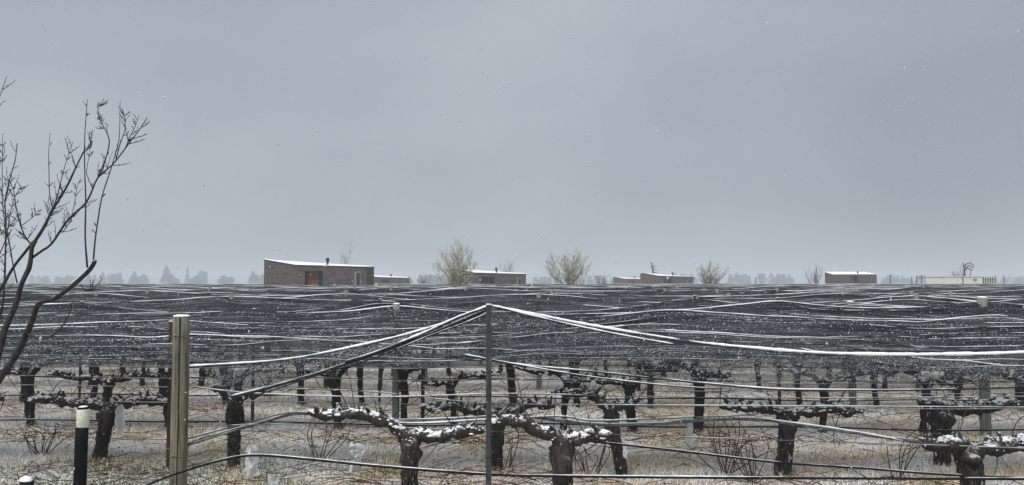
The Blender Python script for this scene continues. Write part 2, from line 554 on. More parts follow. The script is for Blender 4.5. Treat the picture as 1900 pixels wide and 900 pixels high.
NETLOC = {}
for k in range(0, N_ROWS_NEAR):
    d = row_d(k)
    root = empty('hail_net', (0, d, 1.0))
    half = 0.66 * d + 1.5
    dx = 0.12 if k < 3 else 0.22 if k < 10 else 0.4
    if k == 0:
        tag(root, 'black hail net hung from the thin steel post in front', 'net', 'hail nets over the vine rows')
        X0, X1 = fr_x[0], fr_x[-1]
    else:
        tag(root, 'snow dusted black hail net sagging over the %s vine row from the front' % ORD[k], 'net', 'hail nets over the vine rows')
        X0, X1 = -half, half
    gx = np.arange(X0, X1 + dx, dx)
    nv = 37 if k < 5 else 28 if k < 12 else 7
    vv = np.concatenate([np.linspace(-1, 0, nv), [0.05, 0.10, 0.16]])
    if k > 0: G = np.array([[canopy_point(k, min(x, X1), v) for x in gx] for v in vv])
    if k > 0: MB().grid(G).build('net_panel', M['net'], root)
    # ridge rope with its snow
    P = np.array([canopy_point(k, x, 0.0) for x in gx])
    far = min(1.0, d / 40.0)
    if k > 0:
        rope(root, P, 0.006 + 0.008 * far, 0.009 + 0.004 * far, k * 7.1, gap=0.15 + 0.1 * far)
    # gathered folds and seams that hold snow
    nf = 0 if k == 0 else (28 if k < 4 else 17 if k < 10 else 8 if k < 20 else 4)
    for j in range(nf):
        L = rng.uniform(2.5, 9.0) if k < 8 else rng.uniform(6, 22)
        xa = rng.uniform(X0, X1 - L * 0.5); xb = min(X1, xa + L)
        v0 = -rng.uniform(0.08, 0.95); v1 = max(-0.97, min(-0.03, v0 + rng.uniform(-0.3, 0.3)))
        xx = np.arange(xa, xb, dx)
        if len(xx) < 4: continue
        P = []
        for q, x in enumerate(xx):
            t = q / (len(xx) - 1)
            v = v0 + (v1 - v0) * t + 0.05 * fbm(x * 0.5, j * 3.3 + k)
            p = canopy_point(k, x, max(-0.98, min(-0.02, v)))
            P.append((p[0], p[1] - 0.012, p[2] + 0.015))
        rope(root, np.array(P), rng.uniform(0.003, 0.0065), rng.choice((0.0, rng.uniform(0.003, 0.007), rng.uniform(0.003, 0.007), rng.uniform(0.004, 0.009))) + 0.003 * far, j * 3.1 + k * 1.7, gap=rng.uniform(0.05, 0.6), name='seam_cord')
    NETLOC[k] = root
    if 0 < k < 11:                                   # grains of snow caught in the mesh
        n = (0, 26000, 18000, 14000, 11000, 9000, 8000, 7000, 6000, 5000, 5000)[k]
        xs_ = nrng.uniform(X0, X1, n); vs_ = -nrng.uniform(0.01, 0.99, n)
        keep_ = [fbm(x * 0.5, v * 7, k * 2.7) + 0.5 * fbm(x * 2.5, v * 22, k) > nrng.uniform(-0.5, 0.55) for x, v in zip(xs_, vs_)]
        c = np.array([canopy_point(k, x, v) for x, v, q in zip(xs_, vs_, keep_) if q])
        c += np.array([0, -0.006, 0.008])
        rr = (0.0012 + 0.0026 * nrng.uniform(0, 1, (len(c), 1)) ** 2) * (1 + 0.05 * k) * np.array([[2.4, 1, 1]])
        rr = rr[:, None, :] * np.array([(-1, -.6, -.3), (1, -.6, -.3), (0, .8, -.3), (0, -.1, .9)])[None]
        P4 = c[:, None, :] + rr * nrng.uniform(.7, 1.3, (len(c), 4, 1))
        tag(tri_cloud('snow_grains', np.concatenate([P4[:, [0, 1, 3]], P4[:, [1, 2, 3]], P4[:, [2, 0, 3]], P4[:, [0, 2, 1]]]), M['snow'], root, 3), kind='stuff')

# ---- the front net: two hanging panels, their edges, the dark brace rope
net0 = NETLOC[0]
def curve_px(pts, k=0, dy=0.0, step=0.07):
    return catmull([PW(px, py, k, dy) for px, py in pts], step)
def loft(top, bot, n=12, belly=0.06, seed=0.0):
    m = 110
    T = np.array([[np.interp(t, np.linspace(0, 1, len(top)), top[:, c]) for c in range(3)] for t in np.linspace(0, 1, m)])
    B = np.array([[np.interp(t, np.linspace(0, 1, len(bot)), bot[:, c]) for c in range(3)] for t in np.linspace(0, 1, m)])
    G = np.zeros((n, m, 3))
    for i in range(n):
        t = i / (n - 1)
        G[i] = T * (1 - t) + B * t
        for j in range(m):
            x = G[i, j, 0]
            w = math.sin(math.pi * t)
            G[i, j, 1] -= w * belly * (1 + fbm(x * 0.8, seed)) + 0.03 * w * math.sin(12 * t + 4 * fbm(x * 0.3, seed, 2.0))
            G[i, j, 2] += 0.012 * w * fbm(x * 1.3, t * 5, seed)
    return G
EDGE_R = [(862, 659), (960, 677), (1100, 690), (1250, 706), (1400, 720), (1500, 724), (1700, 724), (1900, 718), (2080, 705)]
topR = curve_px(FRONT_R, 0, -0.02); botR = curve_px(EDGE_R, 0, -0.16)
GR = loft(topR, botR, 14, 0.07, 1.0)
MB().grid(GR).build('net_panel', M['net_front'], net0)
BRACE = [(903, 575), (860, 594), (800, 620), (700, 655), (600, 690), (520, 714), (470, 727), (430, 737)]
topL = curve_px(FRONT_L[::-1], 0, -0.02); botL = curve_px(BRACE, 0, -0.12)
GL = loft(topL[:int(len(topL) * 0.96)], botL, 12, 0.05, 5.0)
MB().grid(GL).build('net_panel', M['net_front'], net0)
cc = []
for GG, n in ((GR, 13000), (GL, 6000)):
    for _ in range(n):
        i, j = nrng.uniform(0, GG.shape[0] - 1.01), nrng.uniform(0, GG.shape[1] - 1.01)
        p = GG[int(i), int(j)] + (GG[int(i) + 1, int(j)] - GG[int(i), int(j)]) * (i % 1) + (GG[int(i), int(j) + 1] - GG[int(i), int(j)]) * (j % 1)
        if fbm(p[0] * .7, i * .55, 3.0) + .4 * fbm(p[0] * 3, i * 2, 5.0) > nrng.uniform(-.3, .6): cc.append(p)
cc = np.array(cc) + np.array([0, -.005, .004])
rr = (0.0011 + 0.0024 * nrng.uniform(0, 1, (len(cc), 1, 1)) ** 2) * np.array([(-1.3, -.6, -.3), (1.3, -.6, -.3), (0, .8, -.3), (0, -.1, .9)])[None]
P4 = cc[:, None, :] + rr
tag(tri_cloud('snow_grains', np.concatenate([P4[:, [0, 1, 3]], P4[:, [1, 2, 3]], P4[:, [2, 0, 3]], P4[:, [0, 2, 1]]]), M['snow'], net0, 3), kind='stuff')
rope(net0, topR, 0.009, 0.015, 2.0, gap=-0.45, name='rope')
rope(net0, topL, 0.009, 0.015, 9.0, gap=-0.35, name='rope')
rope(net0, botR, 0.007, 0.008, 4.0, gap=0.12, name='hem')
rope(net0, curve_px([(903, 571), (850, 590), (780, 622), (690, 657), (640, 672)], 0, -0.14), 0.008, 0.016, 14.0, gap=0.0, name='hem')
rope(net0, curve_px(BRACE, 0, -0.12), 0.0125, 0.011, 31.0, gap=0.55, name='brace_rope')
rope(net0, curve_px([(a, b + 5 + 3 * math.sin(a * 0.03)) for a, b in BRACE[:-1]], 0, -0.13), 0.006, 0.009, 36.0, gap=0.3, name='brace_rope')
rope(net0, curve_px([(925, 571), (1010, 592), (1080, 608), (1170, 626), (1250, 640)], 0, -0.06), 0.006, 0.011, 41.0, gap=0.2, name='hem')
rope(net0, curve_px([(880, 662), (1000, 684), (1100, 700), (1240, 716), (1340, 722)], 0, -0.2), 0.005, 0.007, 47.0, gap=0.25, name='hem')

# far part of the canopy, where rows can no longer be told apart singly
for q in range(10):
    d = 84.0 + q * 7.0
    gx = np.arange(-0.7 * d - 4, 0.7 * d + 4, 0.9)
    G = np.array([[(x, d + SLOPE * x + v * 3.5, (1.93 + 0.05 * fbm(x * 0.12, q * 3.3)) - 0.45 * abs(v) - 0.06 * abs(fbm(x * 0.5, q))) for x in gx] for v in (-1, -0.5, 0, 0.5, 1)])
    o = empty('hail_net', (0, d, 1.0))
    tag(o, 'distant strip of black hail net under the horizon, %s from the back' % ORD[9 - q], 'net', 'farthest strips of hail net')
    MB().grid(G).build('net_panel', M['net'], o)
    rope(o, G[2], 0.03, 0.016, q * 2.3, gap=0.3)

# ------------------------------------------------------------------ posts
def wooden_post(loc, h, w, label, mat='post_wood', cat='post', group=None, crack=False, snow=True, half=False):
    o = empty('wooden_post', loc)
    tag(o, label, cat, group)
    n = 14
    zz = np.linspace(-0.3, h, 12)
    path = np.array([(loc[0] + 0.006 * fbm(z * 1.3, loc[0]), loc[1], loc[2] + z) for z in zz])
    mb = MB()
    th = np.arange(n) * 2 * math.pi / n
    rings = []
    for i, p in enumerate(path):
        r = w / 2 * (1 - 0.05 * i / 11)
        ring = []
        for t in th:
            c, s = math.cos(t), math.sin(t)
            q = max(abs(c), abs(s))
            rr = r * (0.45 / q + 0.55) * (1 + 0.03 * fbm(c * 2, s * 2, i * 0.4 + loc[0]))
            ring.append((p[0] + rr * c, p[1] + rr * s, p[2]))
        rings.append(ring)
    R = np.array(rings).reshape(-1, 3)
    fc = [(i * n + j, i * n + (j + 1) % n, (i + 1) * n + (j + 1) % n, (i + 1) * n + j) for i in range(11) for j in range(n)]
    fc.append(tuple(11 * n + j for j in range(n)))
    mb.add(R, fc)
    sh = mb.build('shaft', M[mat], o)
    if crack:
        cp = np.array([(loc[0] + 0.015 + 0.006 * fbm(z * 4, 3.0), loc[1] - w / 2 * 0.985, loc[2] + z) for z in np.linspace(0.1, h - 0.01, 30)])
        MB().tube(cp, np.linspace(0.005, 0.009, 30), 5).build('crack', M['crack'], sh)
        for z in (0.55, 1.62):
            ring = np.array([(loc[0] + w * 0.53 * math.cos(a), loc[1] + w * 0.53 * math.sin(a), loc[2] + z + 0.008 * math.sin(3 * a)) for a in np.linspace(0, 2 * math.pi, 25)])
            MB().tube(ring, 0.004, 5, cap=False).build('tie_wire', M['wire'], o)
    if snow:
        mb = MB()
        g = []
        for a in range(5):
            rr = w / 2 * 0.97 * (1, 0.97, 0.8, 0.5, 0.02)[a]
            g.append([(loc[0] + rr * math.cos(t) * (0.45 / max(abs(math.cos(t)), abs(math.sin(t))) + 0.55), loc[1] + rr * math.sin(t) * (0.45 / max(abs(math.cos(t)), abs(math.sin(t))) + 0.55),
                       loc[2] + h - 0.004 + (0, 0.006, 0.012, 0.015, 0.016)[a] * (1 + 0.3 * fbm(t, a))) for t in np.linspace(0, 2 * math.pi, 13)])
        mb.grid(np.array(g)).build('snow_cap', M['snow'], o)
    return o

def steel_post(loc, h, w, label, mat='steel', group=None, name='steel_post', holes=False):
    o = empty(name, loc)
    tag(o, label, 'post', group)
    x, y, z = loc
    # rolled T profile: flange and web
    MB().box(x - w / 2, x + w / 2, y - w * 0.12, y + w * 0.12, z - 0.3, z + h).build('flange', M[mat], o, False)
    MB().box(x - w * 0.11, x + w * 0.11, y + w * 0.12 + 0.002, y + w * 0.85, z - 0.3, z + h - 0.004).build('web', M[mat], o, False)
    if holes:
        for q in range(9):
            zz = z + 0.25 + q * 0.18
            nub = MB().box(x - w * 0.28, x + w * 0.28, y - w * 0.3, y - w * 0.12 - 0.001, zz, zz + 0.02)
            nub.build('wire_lug', M[mat], o, False)
    MB().box(x - w * 0.48, x + w * 0.48, y - w * 0.14, y + w * 0.14, z + h + 0.001, z + h + 0.012).build('snow_cap', M['snow'], o)
    return o

p = PW(337, 586, 0, -0.05)
wooden_post((p.x, p.y, 0), p.z, 0.145, 'thick weathered wooden post with a vertical crack beside a rusty stake', crack=True)
p = PW(907, 566, 0, -0.24)
steel_post((p.x, p.y, 0), p.z, 0.048, 'thin grey steel post in front carrying the peak of the nearest net', holes=True)
p = W(318, 597, 9.13)
steel_post((p.x, p.y, 0), p.z, 0.05, 'dark rusty steel stake right beside the thick wooden post', 'rust', name='rusty_stake')
p = PW(735, 668, 2); wooden_post((p.x, p.y, 0), 1.80, 0.105, 'grey wooden post in the third row between dark trunks, left of the steel post', 'post_grey')
p = PW(785, 660, 2, 0.3); steel_post((p.x, p.y, 0), 1.75, 0.055, 'slim dark steel stake just right of the grey wooden post', 'steel')
p = PW(1822, 557, 2); wooden_post((p.x, p.y, 0), p.z + 0.04, 0.135, 'grey wooden post poking through the net near the picture\'s right edge', 'post_grey')
p = PW(1578, 563, 3); wooden_post((p.x, p.y, 0), p.z + 0.03, 0.115, 'tan wooden post in the fourth row with its top above the net', 'post_wood')
p = PW(790, 568, 4); wooden_post((p.x, p.y, 0), 1.72, 0.085, 'short post top standing out of the net left of the steel post', 'post_grey', snow=False)
p = W(1290, 547, 16.5); wooden_post((p.x, p.y, 0), p.z, 0.14, 'small dark post top above the net below the middle brick houses', 'post_grey', snow=False)
p = PW(1450, 776, 1, -0.25)
o = empty('bamboo_stake', (p.x, p.y, 0)); tag(o, 'pale bamboo stake tied to a dark vine trunk', 'stake')
MB().tube(np.array([(p.x - 0.01 * t, p.y, -0.1 + t * (p.z + 0.1)) for t in np.linspace(0, 1, 8)]), 0.02, 8).build('cane', M['bamboo'], o)
for z in (0.2, 0.42):
    MB().tube(np.array([(p.x - 0.004, p.y, z - 0.006), (p.x - 0.004, p.y, z), (p.x - 0.004, p.y, z + 0.006)]), [0.021, 0.024, 0.021], 8).build('node', M['bamboo'], o)
for k in range(4, 11):
    cnt = -1
    for i, (x, z) in enumerate(supports[k]):
        if abs(x) > 0.62 * row_d(k): continue
        cnt += 1
        wooden_post((x, row_y(k, x), 0), z + rng.uniform(0.0, 0.05), rng.uniform(0.08, 0.11), 'wooden net post, %s from the left in the %s row' % (ORD[cnt], ORD[k]), 'post_grey', group='net posts of the %s row' % ORD[k], snow=False)
for k in (2, 3):
    cnt = -1
    for i, (x, z) in enumerate(supports[k]):
        if abs(x) > 0.64 * row_d(k): continue
        if k == 1 and i == 1 or k == 2 and i in (2, 4) or k == 3 and i == 4: continue
        cnt += 1
        steel_post((x, row_y(k, x) + 0.04, 0), z + 0.02, 0.045, 'slim steel post under a net peak, %s from the left in the %s row' % (ORD[cnt], ORD[k]), group='steel net posts of the %s row' % ORD[k])

# ------------------------------------------------------------------ vines
def make_vine(seed, head_h=0.62, trunk_r=0.068, lean=0.0, arms=((-0.85, 0.14), (0.75, 0.06)), spurs=True, fine=True, snow=1.0, shoots=13):
    """built at the origin, trunk standing on z = 0; arms = (reach along x, rise)"""
    r = random.Random(seed)
    root = empty('grapevine', (0, 0, 0))
    n = 12 if fine else 8
    tp = catmull([(0, 0, -0.08), (0.02 * r.uniform(-1, 1) + lean * 0.2, 0.02 * r.uniform(-1, 1), head_h * 0.3), (lean * 0.55 + 0.03 * r.uniform(-1, 1), 0.03 * r.uniform(-1, 1), head_h * 0.65),
                  (lean, 0.02 * r.uniform(-1, 1), head_h), (lean * 1.05, 0, head_h + 0.09)], 0.035 if fine else 0.07)
    tr = MB().tube(tp, trunk_r * np.array([1.35, 1.05, 0.95, 0.92, 0.98, 1.2, 1.4, 0.8]), n + 6 if fine else n, 0.6, seed * 1.3, 9.0)
    if fine:                       # loose bark strips
        for q in range(70):
            a = r.uniform(math.pi * .9, 2.1 * math.pi); z0 = r.uniform(0.0, head_h * 0.75); L = r.uniform(0.10, 0.28); fl = r.uniform(0.2, 1.2)
            pp = []
            for t in np.linspace(0, 1, 6):
                z = z0 + L * t
                rr = trunk_r * (1.02 + 0.45 * abs(t - 0.5) * fl)
                pp.append((lean * z / head_h + rr * math.cos(a + 0.2 * t), rr * math.sin(a + 0.2 * t), z))
            tr.tube(np.array(pp), np.array([0.002, 0.006, 0.008, 0.005, 0.0015]) * r.uniform(.6, 1.3), 4)
    tr.build('trunk', M['bark' if fine else 'bark_far'], root)
    ctr = 0
    for reach, rise in arms:
        sg = 1 if reach > 0 else -1
        L = abs(reach)
        pts = [(lean, 0, head_h - 0.03), (lean + sg * L * 0.14, r.uniform(-.03, .03), head_h + 0.05 + rise * 0.35), (lean + sg * L * 0.33, r.uniform(-.06, .06), head_h + 0.05 + rise * 0.7 + r.uniform(-.03, .03)),
               (lean + sg * L * 0.58, r.uniform(-.07, .07), head_h + 0.06 + rise * 0.85 + r.uniform(-.035, .035)), (lean + sg * L * 0.82, r.uniform(-.07, .07), head_h + 0.06 + rise * 0.95 + r.uniform(-.035, .035)),
               (lean + sg * L, r.uniform(-.03, .03), head_h + 0.06 + rise)]
        ap = catmull(pts, 0.035 if fine else 0.08)
        ar = trunk_r * np.interp(np.linspace(0, 1, len(ap)), [0, 0.15, 0.5, 0.85, 1.0], [1.0, 0.84, 0.80, 0.70, 0.34] if fine else [1.0, 0.72, 0.62, 0.52, 0.24])
        ar = ar * (1 + 0.42 * np.array([fbm(i * 0.9 + seed, reach * 3) for i in range(len(ap))]))
        ap[:, 2] += 0.018 * np.array([fbm(i * 0.35 + seed, reach, 8.0) for i in range(len(ap))]) * (1 if fine else 1.5)
        am = MB().tube(ap, ar, 11 if fine else 7, 0.62, seed * 2.1 + reach, 13.0)
        arm = am.build('cordon', M['bark' if fine else 'bark_far'], root)
        if snow:
            mb = MB()
            if fine:                 # soft settled patches, then loose grains round them
                Pq = ap.copy(); Pq[:, 2] += ar * 0.62
                ss = np.arange(len(Pq)) * 0.035
                Rq = ar * np.clip(0.36 + 1.3 * np.array([fbm(t * 5 + seed, reach, 2.0) + .5 * fbm(t * 15, seed, reach) for t in ss]), 0, 0.72)
                i = 0
                while i < len(Pq):
                    if Rq[i] < 0.008: i += 1; continue
                    j = i
                    while j < len(Pq) and Rq[j] >= 0.008: j += 1
                    if j - i >= 2: mb.tube(Pq[i:j], Rq[i:j], 8, 0.5, seed + i, 18.0, flat=0.62)
                    i = j
            nl = int((620 if fine else 140) * L * snow)
            for q in range(nl):
                t = r.random() ** 0.9
                if fbm(t * L * 7 + seed, reach * 2.0) < r.uniform(-0.35, 0.30): continue
                i = min(len(ap) - 2, int(t * (len(ap) - 1)))
                a = r.gauss(0, 0.75)
                rr = ar[i]
                c = ap[i] + (ap[i + 1] - ap[i]) * r.random() + np.array([0, -rr * math.sin(a) * 0.95, rr * math.cos(a) * 0.95])
                sz = r.uniform(0.004, 0.009 + 0.013 * r.random()) * (1 if fine else 1.6)
                L3 = sz * r.uniform(0.9, 2.0)
                mb.tube(np.array([c + np.array([-L3, 0, -sz * .15]), c + np.array([-L3 * .5, 0, 0]), c, c + np.array([L3 * .55, 0, -sz * .05]), c + np.array([L3, 0, -sz * .2])]), sz * np.array([.25, .8, 1, .75, .2]), 5, flat=0.7)
            if mb.n: tag(mb.build('snow', M['snow'], arm), kind='stuff')
        # knobby spurs on the arm
        ns = max(3, int(L / 0.085)) if spurs else 0
        for q in range(ns):
            t = (q + 0.7 + r.uniform(-.25, .25)) / (ns + 0.4)
            i = min(len(ap) - 1, int(t * (len(ap) - 1)))
            b0 = ap[i] + np.array([0, 0, ar[i] * 0.5])
            hgt = r.uniform(0.02, 0.10)
            dx, dy = r.uniform(-.09, .09), r.uniform(-.06, .04)
            pp = catmull([b0, b0 + np.array([dx * 0.5, dy * 0.5, hgt * 0.5]), b0 + np.array([dx, dy, hgt])], n=3)
            MB().tube(pp, np.array([0.036, 0.026, 0.018, 0.010]) * r.uniform(.7, 1.1), 7, 0.5, seed + q, 20.0).build('spur', M['bark' if fine else 'bark_far'], arm)
        # a few thin canes
        for q in range(shoots):
            i = r.randrange(len(ap) // 5, len(ap))
            b0 = ap[i] + np.array([0, r.uniform(-.03, .03), 0])
            L2 = r.uniform(0.12, 0.55)
            a = r.uniform(-1.45, 1.45)
            dn = r.choice((1, 1, -1))
            pp = catmull([b0, b0 + np.array([math.sin(a) * L2 * .5, r.uniform(-.1, .1), dn * math.cos(a) * L2 * .55]), b0 + np.array([math.sin(a) * L2 * 1.0, r.uniform(-.2, .2), dn * math.cos(a) * L2 * .9])], n=4)
            MB().tube(pp, np.array([0.006, 0.0045, 0.0022]) * r.uniform(.55, 1.0), 4).build('cane', M['pruning' if r.random() < .5 else 'twig'], arm)
    return root

def put(v, x, y, rz=0.0, sx=1.0):
    v.location = (x, y, gh(x, y))
    v.rotation_euler = (0, 0, rz)
    v.scale = (sx, 1, 1)
    return v

GV = 'vines of the %s row'
# front row, each as the photograph shows it
FRONT = [
    (764, 0.0, dict(head_h=0.70, trunk_r=0.062, lean=-0.01, arms=((-0.90, 0.20), (0.66, 0.02))), 'front vine left of the steel post, long left arm rising under clumped snow'),
    (1044, 0.0, dict(head_h=0.68, trunk_r=0.068, lean=0.0, arms=((-0.62, 0.13), (0.42, 0.02))), 'front vine just right of the steel post with a thick upright trunk'),
    (1795, 0.15, dict(head_h=0.62, trunk_r=0.085, lean=-0.03, arms=((-0.42, 0.05), (0.85, 0.02))), 'front vine near the right edge, thickest head with snow on both arms'),
]
for i, (px, dy, kw, lab) in enumerate(FRONT):
    x = X(px, row_d(0)); y = row_y(0, x) + dy
    x = X(px, y)
    v = make_vine(3 + i, **kw)
    put(v, x, y)
    tag(v, lab, 'vine', GV % ORD[0])
SECOND = [
    (195, 850, dict(head_h=0.60, trunk_r=0.07, lean=0.08, arms=((-0.95, 0.05), (0.72, 0.04))), 'leaning vine in the second row behind the black and cream marker pole'),
    (440, 862, dict(head_h=0.72, trunk_r=0.060, lean=0.0, arms=((-0.3, 0.10), (0.4, 0.05)), shoots=3), 'slender vine in the second row right of the thick wooden post'),
    (921, 866, dict(head_h=0.55, trunk_r=0.062, lean=-0.03, arms=((-0.8, 0.10), (0.7, 0.10))), 'snow speckled vine in the second row right behind the thin steel post'),
    (1152, 880, dict(head_h=0.68, trunk_r=0.055, lean=-0.12, arms=((-0.65, 0.18), (0.35, 0.10))), 'thin leaning vine in the second row with a cane bent to the left'),
    (1447, 874, dict(head_h=0.62, trunk_r=0.072, lean=0.05, arms=((-0.75, 0.08), (0.85, 0.03))), 'second row vine with the pale bamboo stake at its trunk'),
    (1738, 858, dict(head_h=0.58, trunk_r=0.085, lean=0.0, arms=((-0.25, 0.10), (0.95, 0.03))), 'second row vine with one long right arm before the right wooden post'),
    (-110, 850, dict(head_h=0.60, trunk_r=0.07, lean=0.0, arms=((-0.7, 0.1), (0.8, 0.06))), 'second row vine at the left edge reaching in from outside the frame'),
]
for i, (px, py, kw, lab) in enumerate(SECOND):
    d = F * CAM_H / (py - 525.0)
    v = make_vine(21 + i, **kw)
    put(v, X(px, d), d)
    tag(v, lab, 'vine', GV % ORD[1])
protos = []
for q in range(5):
    v = make_vine(50 + q, head_h=0.62 + 0.05 * (q % 3), trunk_r=0.045 + 0.005 * q, lean=0.06 * (q - 2) * 0.6, arms=((-(0.55 + 0.09 * (q * 3 % 5)), 0.02 + 0.05 * (q * 2 % 5)), (0.78 - 0.08 * q, 0.18 - 0.04 * q)), fine=False, spurs=True, shoots=10, snow=0.9)
    protos.append(v)
used = set()
rowpx = {2: [52, 175, 305, 440, 625, 760, 845, 1040, 1180, 1295, 1500, 1690, 1880]}
for k in range(2, 9):
    d = row_d(k)
    xs_ = [X(p, d) for p in rowpx[k]] if k in rowpx else list(np.arange(-0.64 * d + rng.uniform(0, 1.4), 0.66 * d, 1.22))
    cnt = -1
    for i, x in enumerate(xs_):
        if rng.random() < 0.08 and k > 2: continue
        q = rng.randrange(5)
        cnt += 1
        v = protos[q] if q not in used else copy_tree(protos[q])
        used.add(q)
        put(v, x + rng.uniform(-.12, .12), row_y(k, x) + rng.uniform(-.06, .06), rng.choice((0, math.pi)) + rng.uniform(-.3, .3), 1.0)
        v.scale = (1, 1, rng.uniform(0.92, 1.12))
        tag(v, 'dark gnarled vine under the nets, %s from the left in the %s row' % (ORD[cnt], ORD[k]), 'vine', GV % ORD[k])

# ------------------------------------------------------------------ wires and hoses
def line_thing(name, path, r, label, cat, mat='wire', snow_r=0.006, seed=0.0, gap=0.1, group=None):
    o = MB().tube(path, r, 6).build(name, M[mat])
    tag(o, label, cat, group)
    if snow_r:
        mb = MB(); snow_on(mb, path, snow_r, seed, lift=(r + 0.25 * snow_r) / snow_r, gap=gap)
        if mb.n: tag(mb.build('snow', M['snow'], o), kind='stuff')
    return o
line_thing('drip_hose', curve_px([(255, 908), (300, 889), (340, 875), (400, 857), (470, 845), (580, 853), (700, 865), (900, 880), (1060, 884), (1400, 887), (1900, 889), (2050, 889)], 0, -0.16),
           0.0105, 'lowest black drip hose running along the front row past the wooden post', 'hose', 'hose', 0.007, 3.0, 0.2)
line_thing('drip_hose', curve_px([(1085, 818), (1180, 828), (1270, 838), (1440, 858), (1600, 869), (1740, 880), (1900, 887), (2040, 892)], 0, 0.12),
           0.009, 'thinner black hose sloping down to the right from the vine head', 'hose', 'hose', 0.005, 8.0, 0.2)
FURL = [(345, 826), (420, 803), (500, 780), (548, 768), (620, 771), (720, 780), (820, 779), (905, 774), (960, 771), (1040, 780), (1100, 788), (1200, 787), (1300, 780), (1400, 778), (1480, 788), (1600, 805), (1740, 824), (1900, 832)]
fp, fs_ = resample(curve_px(FURL, 0, 0.10), 0.05)
o = empty('furled_net', tuple(fp[0])); tag(o, 'rolled up grey net strung along the front vine arms', 'net')
for q in range(6):
    A_ = np.array([0.9 * t * 2.2 + q * 1.05 + 2 * fbm(t * 0.8, q * 3.1) for t in fs_])
    rad = np.array([0.006 + 0.016 * abs(fbm(t * 1.3, q * 7.7)) for t in fs_])
    P = fp + np.stack([0 * A_, rad * np.cos(A_), rad * np.sin(A_)], axis=1)
    rope(o, P, 0.0065, 0.008 if q in (0, 3) else 0.0, 12.0 + q, 0.1, name='strand', mat='furl')
rope(o, curve_px([(345, 815), (420, 795), (500, 774), (552, 765), (640, 775), (760, 786), (905, 779), (1040, 773), (1100, 781), (1250, 776), (1400, 770)], 0, 0.06), 0.006, 0.008, 17.0, 0.1, name='strand', mat='furl')
line_thing('trellis_wire', curve_px([(360, 718), (470, 730), (700, 737), (940, 731), (1200, 736), (1500, 739), (1900, 736), (2060, 734)], 0, 0.1), 0.004, 'snow lined wire of the front row just under the hanging net', 'wire', 'wire', 0.008, 21.0, 0.25)
line_thing('trellis_wire', curve_px([(345, 792), (550, 786), (650, 790), (900, 800), (1040, 803), (1300, 812), (1700, 825), (1900, 832), (2050, 836)], 0, 0.03), 0.004, 'thin dark wire carrying the arms of the front vines', 'wire', 'wire', 0.004, 26.0, 0.2)
line_thing('trellis_wire', curve_px([(430, 733), (520, 722), (700, 728), (900, 748), (1200, 752), (1900, 756), (2060, 757)], 0, 0.22), 0.004, 'wire from the end of the dark brace rope running right', 'wire', 'wire', 0.005, 29.0, 0.15)
WN = ['hose low', 'arm wire', 'middle wire', 'top wire']
for k in range(1, 6):
    d = row_d(k); half = 0.66 * d + 1
    for j, (z, r, mat, sr) in enumerate(((0.47, 0.009, 'hose', 0.005), (0.70, 0.0035, 'wire', 0.005), (0.87, 0.0035, 'wire', 0.004), (0.98, 0.0035, 'wire', 0.004))):
        xx = np.arange(-half, half, 0.25)
        P = np.array([(x, row_y(k, x) - 0.07 + 0.01 * j, z + 0.03 * fbm(x * 0.35, k * 3 + j) + 0.012 * math.sin(x * 2.1 + k)) for x in xx])
        nm = 'drip_hose' if j == 0 else 'trellis_wire'
        lab = ('black drip hose of the %s row' if j == 0 else ('', 'lowest wire of the %s row at the vine arms', 'middle wire of the %s row above the arms', 'upper wire of the %s row below the net')[j]) % ORD[k]
        line_thing(nm, P, r, lab, 'hose' if j == 0 else 'wire', mat, sr, k * 5.0 + j, 0.15, 'wires and hoses of the %s row' % ORD[k])

# ------------------------------------------------------------------ marker pole, small bollard
p = W(153, 757, 6.4)
o = empty('marker_pole', (p.x, p.y, 0)); tag(o, 'black marker pole with a cream band on top at the front left', 'pole')
r = 0.047
zt = p.z
zb = W(153, 792, 6.4).z
MB().tube(np.array([(p.x - 0.012 * (1 - t), p.y, -0.2 + t * (zb + 0.2)) for t in np.linspace(0, 1, 10)]), r * 1.02, 20).build('shaft', M['black_pole'], o)
MB().tube(np.array([(p.x + 0.006, p.y, zb - 0.004), (p.x + 0.006, p.y, zb + 0.003), (p.x + 0.007, p.y, zt - 0.012), (p.x + 0.007, p.y, zt - 0.008)]), [r * 0.9, r, r, r * 0.98], 20).build('band', M['cream_cap'], o)
MB().tube(np.array([(p.x + 0.007, p.y, zt - 0.0075), (p.x + 0.007, p.y, zt + 0.003), (p.x + 0.007, p.y, zt + 0.008)]), [r * 0.96, r * 0.94, r * 0.8], 20).build('cap', M['black_pole'], o)
mb = MB(); mb.tube(np.array([(p.x + 0.007, p.y, zt + 0.0085), (p.x + 0.007, p.y, zt + 0.013), (p.x + 0.007, p.y, zt + 0.017)]), [r * 0.75, r * 0.6, r * 0.2], 14, 0.2, 3.0); mb.build('snow', M['snow'], o)
p = W(50, 892, 6.0)
o = empty('stump_post', (p.x, p.y, 0)); tag(o, 'short dark post top with a lump of snow in the bottom left corner', 'post')
MB().tube(np.array([(p.x, p.y, t) for t in np.linspace(-0.1, p.z, 6)]), 0.046, 12, 0.06, 2.0).build('shaft', M['black_pole'], o)
MB().tube(np.array([(p.x - 0.005, p.y, p.z - 0.004), (p.x, p.y, p.z + 0.012), (p.x + 0.004, p.y, p.z + 0.024), (p.x + 0.005, p.y, p.z + 0.03)]), [0.047, 0.044, 0.032, 0.008], 12, 0.2, 5.0).build('snow_cap', M['snow'], o)

